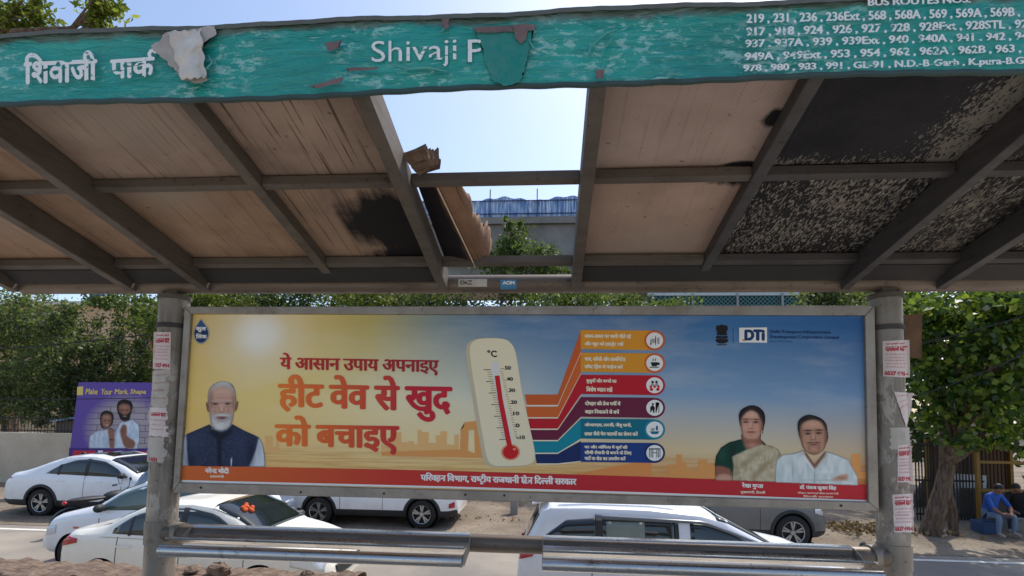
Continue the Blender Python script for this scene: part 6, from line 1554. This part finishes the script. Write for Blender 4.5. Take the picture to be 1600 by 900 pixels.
car('grey_suv', gsuv, (p.x - 2.22, 11.75 + .92, 0.03), 0, M_GREYP, 'dark grey suv with silver alloy wheel parked under the right half of the poster', 'car', swin, (.92, 3.62), .365, M_GLASS, (2.4, 3.15, .8), (.15, .40, .72), [l for l in slamps if l[0] != 'headlamp'] + [('headlamp', [(4.12, .78), (4.40, .70)], [(4.12, .90), (4.40, .86)], M_CLEARL)], slines, True, 'cars parked along the far kerb', extra=handle((1.2, 2.3), .93, M_GREYP))
# small cars at the left
hatch = Car(3.85, 1.70, [(0, .62), (.02, .82), (.06, 1.0), (.12, 1.10), (.34, 1.40), (.48, 1.48), (.9, 1.52), (1.5, 1.52), (1.9, 1.47), (2.3, 1.33), (2.75, 1.05), (3.1, .97), (3.5, .88), (3.75, .76), (3.83, .62), (3.85, .5)],
            [(0, .84), (.3, .98), (2.7, .92), (3.1, .88), (3.6, .76), (3.85, .48)])
hwin = [([(.5, 1.04), (2.72, .97)], [(.5, 1.2), (.72, 1.40), (1.4, 1.43), (1.9, 1.37), (2.3, 1.24), (2.72, .99)], 'g'), ([(1.5, 1.0), (1.6, 1.0)], [(1.5, 1.43), (1.6, 1.43)], 'b')]
hl = [('tail_lamp', [(.03, .80), (.26, .88)], [(.03, 1.0), (.26, .98)], M_REDL), ('headlamp', [(3.45, .64), (3.78, .56)], [(3.45, .78), (3.78, .70)], M_CLEARL), ('indicator', [(2.98, .74), (3.08, .74)], [(2.98, .77), (3.08, .77)], M_AMB)]
hlines = [([(1.55, .38), (1.562, .38)], [(1.55, .98), (1.562, .98)]), ([(2.6, .38), (2.612, .38)], [(2.6, .93), (2.612, .93)])]
p = at(190, 770, 10.7)
KH = .865
hatch3 = Car(3.85 * KH, 1.64, [(a * KH, b * 1.04) for a, b in hatch.top_], [(a * KH, b * 1.03) for a, b in hatch.belt_], .24)
kh = lambda P_: [(a_ * KH, b_) for a_, b_ in P_]
car('blue_grey_hatchback', hatch3, (p.x + 1.70, 11.45, 0.02), 0, M_BLUEG, 'blue grey hatchback half hidden behind the left pillar', 'car', [(kh(a_), kh(b_), c_) for a_, b_, c_ in hwin], (.62 * KH, 3.07 * KH), .29, M_GLASS, (1.95 * KH, 2.75 * KH, .8), (.13 * KH, .42 * KH, .74), [(n_, kh(a_), kh(b_), m_) for n_, a_, b_, m_ in hl], [(kh(a_), kh(b_)) for a_, b_ in hlines], False, 'cars on the near road')
p = at(70, 840, 8.9)
hatch2 = Car(3.9, 1.70, [(a, b * 1.09) for a, b in hatch.top_], [(a, b * 1.09) for a, b in hatch.belt_], .26)
hwin2 = [([(a, b * 1.09) for a, b in lo], [(a, b * 1.09) for a, b in hi], k) for lo, hi, k in hwin]
car('white_hatchback', hatch2, (p.x + 1.95, 8.6 + .85, .03), math.pi, M_WHITE, 'white hatchback facing left, half hidden behind the cream sedan', 'car', hwin2, (.62, 3.07), .305, M_GLASS2, (1.95, 2.75, .8), (.13, .42, .74), hl, hlines, False, 'cars on the near road', extra=handle((.9, 1.85), .86))
# cream sedan near the left
sedan = Car(4.25, 1.70, [(0, .60), (.02, .80), (.06, .93), (.16, 1.02), (.55, 1.07), (.75, 1.13), (1.0, 1.28), (1.3, 1.42), (1.65, 1.49), (2.1, 1.505), (2.45, 1.46), (2.8, 1.32), (3.2, 1.05), (3.5, .98), (3.9, .87), (4.13, .74), (4.22, .60), (4.25, .5)],
            [(0, .84), (.3, .97), (1, .97), (3.1, .92), (3.5, .88), (4.0, .76), (4.25, .48)])
def ex_sedan(root, spec, off, P, sp):
    handle((1.05, 2.05), .84, M_CREAMP)(root, spec, off, P, sp)
    for sy in (-1, 1):
        def fn(u, v): 
            x = .75 + 2.6 * u; z = .955 - .03 * u + .008 * v; return P(x, z, sy, .007)
        g = MB(); g.grid(fn, 20, 1, uv=False); o = g.build('gold_pinstripe', flat('gold_stripe', lin((176, 140, 96)), .4), root, local=True)
        o.modifiers.new('solid', 'SOLIDIFY').thickness = .003
    g = MB(); rg = random.Random(3)
    for k in range(9): 
        x = 2.62 + rg.uniform(-.06, .10); y = -.34 + rg.uniform(-.12, .12); g.ball((x + off + .1, y, spec.ztop(x + .1, y) + .02), .035, 5)
    g.build('marigold_garland', flat('marigold', lin((206, 92, 44)), .8), root, local=True)
p = at(84, 850, 7.3)
car('sedan', sedan, (p.x + 2.12, 7.25 + .85, .03), R(-1), M_CREAMP, 'cream white sedan with thin gold side stripe stopped just behind the left pillar', 'car',
    [([(.92, 1.01), (3.02, .97)], [(.92, 1.08), (1.2, 1.27), (1.6, 1.39), (2.1, 1.40), (2.5, 1.33), (3.02, .99)], 'g'), ([(1.98, .99), (2.07, .99)], [(1.98, 1.41), (2.07, 1.41)], 'b'), ([(1.18, .99), (1.22, .99)], [(1.18, 1.24), (1.22, 1.27)], 'b')],
    (.80, 3.28), .305, M_GLASS, (2.42, 3.16, .84), (.62, 1.28, .78), [('tail_lamp', [(.03, .78), (.36, .86)], [(.03, .96), (.36, .92)], M_REDL), ('headlamp', [(3.72, .64), (4.16, .54)], [(3.72, .78), (4.16, .72)], M_CLEARL)],
    [([(2.02, .38), (2.032, .38)], [(2.02, .97), (2.032, .97)]), ([(1.02, .38), (1.032, .38)], [(1.02, .97), (1.032, .97)]), ([(3.02, .38), (3.032, .38)], [(3.02, .92), (3.032, .92)])], False, 'cars on the near road', extra=ex_sedan)
# silver white estate right of centre
KX = 4.8 / 4.4
def kx(P): return [(a_ * KX, b_ * .985) for a_, b_ in P]
mpv = Car(4.80, 1.80, kx([(0, .70), (.015, .92), (.05, 1.04), (.09, 1.12), (.26, 1.50), (.32, 1.62), (.42, 1.67), (.9, 1.69), (1.7, 1.68), (2.3, 1.62), (2.65, 1.51), (3.05, 1.27), (3.4, 1.08), (3.8, 1.0), (4.15, .86), (4.35, .68), (4.40, .55)]),
          kx([(0, .95), (.3, 1.06), (1, 1.04), (3.2, .98), (3.5, .95), (4.1, .80), (4.4, .5)]))
def ex_mpv(root, spec, off, P, sp):
    handle((1.25, 2.3), .92, M_SILV)(root, spec, off, P, sp)
    sh_ = flat('sun_shade', lin((118, 126, 120)), .6)
    for sy in (-1, 1):
        sp('window_shade', kx([(1.12, 1.20), (1.60, 1.19)]), kx([(1.12, 1.46), (1.60, 1.46)]), sh_, sy, 6, 3, .012)
    g = MB(); g.hexa([(.20 + off, -.60, 1.60), (.46 + off, -.62, 1.665), (.46 + off, .62, 1.665), (.20 + off, .60, 1.60), (.19 + off, -.60, 1.635), (.46 + off, -.62, 1.70), (.46 + off, .62, 1.70), (.19 + off, .60, 1.635)]); g.build('spoiler', M_SILV, root, local=True, bevel=.012)
    for sy in (-1, 1):
        sp('rain_visor', kx([(.98, 1.50), (2.35, 1.46), (3.0, 1.20)]), kx([(.98, 1.55), (2.35, 1.50), (3.0, 1.24)]), flat('visor_grey', lin((98, 104, 112)), .3), sy, 20, 2, .03)
        g = MB(); g.tube([(.6 + off, sy * .60, 1.705), (2.2 + off, sy * .60, 1.68)], .014, 8); g.build('roof_rail', M_PLAST, root, local=True)
p = at(808, 840, 7.2)
car('estate_car', mpv, (p.x + 2.4, 7.15 + .90, .012), 0, M_SILV, 'silver white family estate with roof spoiler behind the right bench seat', 'car',
    [(kx(a_), kx(b_), c_) for a_, b_, c_ in [([(.36, 1.13), (.42, 1.10), (1.0, 1.10)], [(.36, 1.25), (.62, 1.46), (1.0, 1.50)], 'g'), ([(1.06, 1.09), (1.98, 1.07)], [(1.06, 1.51), (1.98, 1.51)], 'g'), ([(2.16, 1.06), (3.14, 1.02)], [(2.16, 1.50), (2.4, 1.47), (2.7, 1.36), (3.14, 1.05)], 'g'), ([(.99, 1.08), (1.07, 1.08)], [(.99, 1.51), (1.07, 1.51)], 'b'), ([(1.97, 1.07), (2.02, 1.07)], [(1.97, 1.51), (2.02, 1.51)], 'b')]],
    (.93, 3.86), .325, M_GLASS, (2.74, 3.66, .82), (.11, .30, .78), [('tail_lamp', [(.02, .88), (.22, .95)], [(.02, 1.06), (.22, 1.03)], M_REDL), ('headlamp', [(3.95, .70), (4.34, .60)], [(3.95, .84), (4.34, .76)], M_CLEARL)],
    [([(1.02, .38), (1.032, .38)], [(1.02, 1.06), (1.032, 1.06)]), ([(2.08, .38), (2.092, .38)], [(2.08, 1.04), (2.092, 1.04)]), ([(3.12, .38), (3.132, .38)], [(3.12, .98), (3.132, .98)])], False, 'cars on the near road', extra=ex_mpv)

# motorcycles
def motorcycle(loc, rz, tank, label):
    r = empty('motorcycle', loc, label, 'motorcycle', None, rz)
    for x in (-.63, .66):
        g = MB(); N = 28
        for rr, d in ((.235, -.035), (.29, -.045), (.305, 0), (.29, .045), (.235, .035)):
            for k in range(N): g.v.append((rr * math.cos(2 * math.pi * k / N), d, rr * math.sin(2 * math.pi * k / N)))
        for i in range(5):
            j = (i + 1) % 5
            for k in range(N): g.f.append((i * N + k, i * N + (k + 1) % N, j * N + (k + 1) % N, j * N + k)); g.mi.append(0)
        w = g.build('wheel', M_TYRE, r, smooth=True, local=True); w.location = (x, 0, .305)
        g = MB(); g.tube([(0, -.07, 0), (0, .07, 0)], .05, 12)
        for k in range(6):
            a = k * math.pi / 3; g.tube([(0, 0, 0), (.235 * math.cos(a), 0, .235 * math.sin(a))], .012, 6)
        g.build('rim', M_ALLOYD, w, local=True)
    g = MB(); g.tube([(.05, 0, .86), (.40, 0, .86), (.47, 0, .80)], .03, 8); g.tube([(.45, 0, .8), (.2, 0, .4), (-.25, 0, .38), (-.35, 0, .6), (.3, 0, .82)], .024, 8); g.tube([(-.25, .08, .4), (-.63, .09, .305)], .02, 8); g.tube([(-.25, -.08, .4), (-.63, -.09, .305)], .02, 8); g.tube([(-.35, 0, .62), (-.75, 0, .74)], .02, 8); g.build('frame', M_PLAST, r, local=True, smooth=True)
    for sy in (-1, 1):
        g = MB(); g.tube([(.66, sy * .075, .305), (.46, sy * .075, .92)], [.022, .018], 10); g.build('fork', M_CHROME, r, local=True, smooth=True)
    g = MB(); g.ball((.22, 0, .80), (.27, .14, .13), 8); g.build('tank', tank, r, local=True, smooth=True)
    g = MB(); g.ball((-.32, 0, .80), (.40, .125, .055), 8); g.build('seat', M_PLAST, r, local=True, smooth=True)
    g = MB(); g.box((-.12, -.12, .30), (.22, .12, .56)); g.tube([(.1, 0, .5), (.16, 0, .66)], .075, 12); g.build('engine', M_ALLOYD, r, local=True, bevel=.02)
    g = MB(); g.tube([(.15, .12, .42), (.1, .16, .3), (-.3, .17, .3), (-.8, .18, .38)], [.02, .022, .035, .045], 10); g.build('exhaust', M_CHROME, r, local=True, smooth=True)
    g = MB(); g.tube([(.30, -.38, 1.0), (.36, -.28, 1.03), (.44, -.10, .97), (.44, .10, .97), (.36, .28, 1.03), (.30, .38, 1.0)], .013, 8); h = g.build('handlebar', M_CHROME, r, local=True, smooth=True)
    for sy in (-1, 1):
        g = MB(); g.tube([(.345, sy * .31, 1.02), (.29, sy * .41, .995)], .02, 10); g.build('grip', M_PLAST, h, local=True)
        g = MB(); g.tube([(.37, sy * .26, 1.03), (.36, sy * .33, 1.18)], .007, 6); g.ball((.36, sy * .35, 1.21), (.015, .065, .045), 6); g.build('mirror', M_PLAST, h, local=True, smooth=True)
    g = MB(); g.ball((.56, 0, .90), (.09, .10, .10), 8); g.build('headlight', M_CLEARL, r, local=True, smooth=True)
    g = MB(); g.ball((-.74, 0, .76), (.05, .07, .04), 6); g.build('tail_light', M_REDL, r, local=True, smooth=True)
    for x, z0, a0, a1 in ((.66, .305, 20, 130), (-.63, .305, 60, 190)):
        g = MB(); g.grid(lambda u, v: (x + .34 * math.cos(R(a0 + (a1 - a0) * u)), (v - .5) * .13, z0 + .34 * math.sin(R(a0 + (a1 - a0) * u))), 12, 2, uv=False); o = g.build('mudguard', tank, r, local=True, smooth=True); o.modifiers.new('solid', 'SOLIDIFY').thickness = .004
    return r
p = at(163, 790, 11.4); motorcycle((p.x, 11.4, .012), R(62), M_PLAST, 'black motorcycle parked between the white coupe suv and the hatchback')
p = at(1462, 905, 6.5); _mc = motorcycle((p.x - .05, 6.75, .012), R(118), M_BLUEG, 'motorcycle whose handlebar shows at the foot of the right pillar'); _mc.scale = (1.08, 1.08, 1.08)

# ------------------------------------------------------------------ people on the right
def figure(name, loc, rz, J, bones, label, mats, hair, cat='person', headc=None, extra=None):
    """J: joint -> (position, radius); bones: (a, b, material); grown as one skin"""
    root_v = 'pelvis'
    names = list(J); me = bpy.data.meshes.new(name)
    me.from_pydata([J[n][0] for n in names], [(names.index(a), names.index(b)) for a, b, _ in bones], [])
    o = bpy.data.objects.new(name, me); COL.objects.link(o)
    sk = o.modifiers.new('skin', 'SKIN'); sk.use_smooth_shade = True
    for i, n in enumerate(names):
        me.skin_vertices[0].data[i].radius = (J[n][1], J[n][1] * (J[n][2] if len(J[n]) > 2 else 1)); me.skin_vertices[0].data[i].use_root = (n == root_v)
    ss = o.modifiers.new('sub', 'SUBSURF'); ss.levels = 2; ss.render_levels = 2
    dg = bpy.context.evaluated_depsgraph_get(); dg.update()
    m2 = bpy.data.meshes.new_from_object(o.evaluated_get(dg)); o.modifiers.clear(); o.data = m2
    m2.materials.clear()
    for mt in mats: m2.materials.append(mt)
    segs = [(Vector(J[a][0]), Vector(J[b][0]), mi) for a, b, mi in bones]
    for p in m2.polygons:
        p.use_smooth = True; best = 1e9
        for a, b, mi in segs:
            ab = b - a; t = max(0, min(1, (p.center - a).dot(ab) / max(ab.length_squared, 1e-9))); d = (p.center - a - ab * t).length
            if d < best: best = d; p.material_index = mi
    o.location = loc; o.rotation_euler = (0, 0, rz)
    tag(o, label, cat, 'men seated by the kiosk')
    if hair: 
        g = MB(); c, rr = hair; g.ball(c, rr, 8); h = g.build('hair', flat('black_hair', (.012, .011, .010), .6), o, smooth=True, local=True)
    if extra: extra(o)
    return o
M_SKIN = flat('brown_skin', lin((132, 90, 68)), .55); M_BLUE = flat('blue_shirt', lin((44, 84, 164)), .8); M_JEAN = flat('faded_jeans', lin((104, 122, 146)), .85); M_BLK = flat('black_clothes', lin((30, 30, 33)), .85); M_SHOE = flat('pale_sandals', lin((150, 140, 130)), .7); M_JEAND = flat('dark_trousers', lin((52, 56, 66)), .85)
def seated(lean, armL, armR, head):
    J = {'pelvis': ((0, 0, .46), .155, .85), 'waist': ((lean * .35, 0, .66), .150, .8), 'chest': ((lean * .8, 0, .86), .165, .8), 'neck': ((lean + .03, 0, 1.03), .062), 'head': ((lean + .08 + head[0], head[1], 1.14 + head[2]), .095), 'crown': ((lean + .10 + head[0], head[1], 1.22 + head[2]), .075)}
    B = [('pelvis', 'waist', 0), ('waist', 'chest', 0), ('chest', 'neck', 0), ('neck', 'head', 2), ('head', 'crown', 2)]
    for s, sy, arm in (('l', 1, armL), ('r', -1, armR)):
        J.update({'sh' + s: ((lean * .85, sy * .20, .94), .068), 'el' + s: (arm[0], .048), 'wr' + s: (arm[1], .034), 'ha' + s: (arm[2], .030), 'fi' + s: (arm[3], .016), 'th' + s: (arm[4], .013),
                  'hip' + s: ((.06, sy * .11, .46), .098), 'kn' + s: ((.46, sy * .22, .50), .072), 'an' + s: ((.42, sy * .21, .09), .045), 'fo' + s: ((.58, sy * .23, .04), .036)})
        B += [('chest', 'sh' + s, 0), ('sh' + s, 'el' + s, 0), ('el' + s, 'wr' + s, 2), ('wr' + s, 'ha' + s, 2), ('ha' + s, 'fi' + s, 2), ('ha' + s, 'th' + s, 2), ('pelvis', 'hip' + s, 1), ('hip' + s, 'kn' + s, 1), ('kn' + s, 'an' + s, 1), ('an' + s, 'fo' + s, 3)]
    return J, B
def face(o, c):
    g = MB()
    for sy in (-1, 1): g.ball((c[0] + .085, c[1] + sy * .034, c[2] + .03), .011, 5)
    g.build('eyes', M_DARK, o, local=True)
J, B = seated(.20, ((.34, .25, .68), (.46, .12, .55), (.50, .06, .53), (.54, .03, .50), (.53, .08, .55)), ((.34, -.25, .68), (.46, -.12, .55), (.50, -.05, .56), (.55, -.01, .55), (.53, -.07, .59)), (.04, 0, -.03))
fp = on_ground(1562, 829, .1)
hc = J['head'][0]
def ex1(o):
    face(o, hc)
figure('person', (at(1556, 810, 13.5).x, 13.75, .1), R(-90 + 12), J, B, 'man in bright blue shirt and faded jeans seated looking down at his hands', [M_BLUE, M_JEAN, M_SKIN, M_SHOE], ((hc[0] - .02, 0, hc[2] + .06), (.098, .088, .095)), extra=ex1)
m = MB(); p = at(1556, 810, 13.5); m.box((p.x - .21, 13.62, .09), (p.x + .21, 14.02, .40)); tag(m.build('plastic_crate', flat('blue_crate', lin((36, 66, 104)), .5), None, bevel=.03), 'blue plastic crate the man in the blue shirt sits on', 'crate')
J, B = seated(.24, ((.40, .25, .70), (.58, .22, .66), (.63, .21, .67), (.69, .20, .67), (.66, .17, .70)), ((.34, -.25, .68), (.46, -.14, .55), (.50, -.08, .53), (.55, -.05, .52), (.53, -.1, .56)), (.02, -.06, -.05))
hc2 = J['head'][0]
figure('person', (at(1592, 812, 13.9).x + .1, 14.05, .1), R(-90 - 30), J, B, 'man in black clothes leaning forward beside the man in blue', [M_BLK, M_JEAND, M_SKIN, M_SHOE], ((hc2[0] - .02, hc2[1], hc2[2] + .06), (.098, .088, .095)), extra=lambda o: face(o, hc2))
m = MB(); x = at(1592, 812, 13.9).x + .1; m.box((x - .3, 13.9, .09), (x + .45, 14.35, .40)); tag(m.build('stone_block', M_CONC, None, bevel=.03), 'low grey stone block the man in black sits on', 'block')
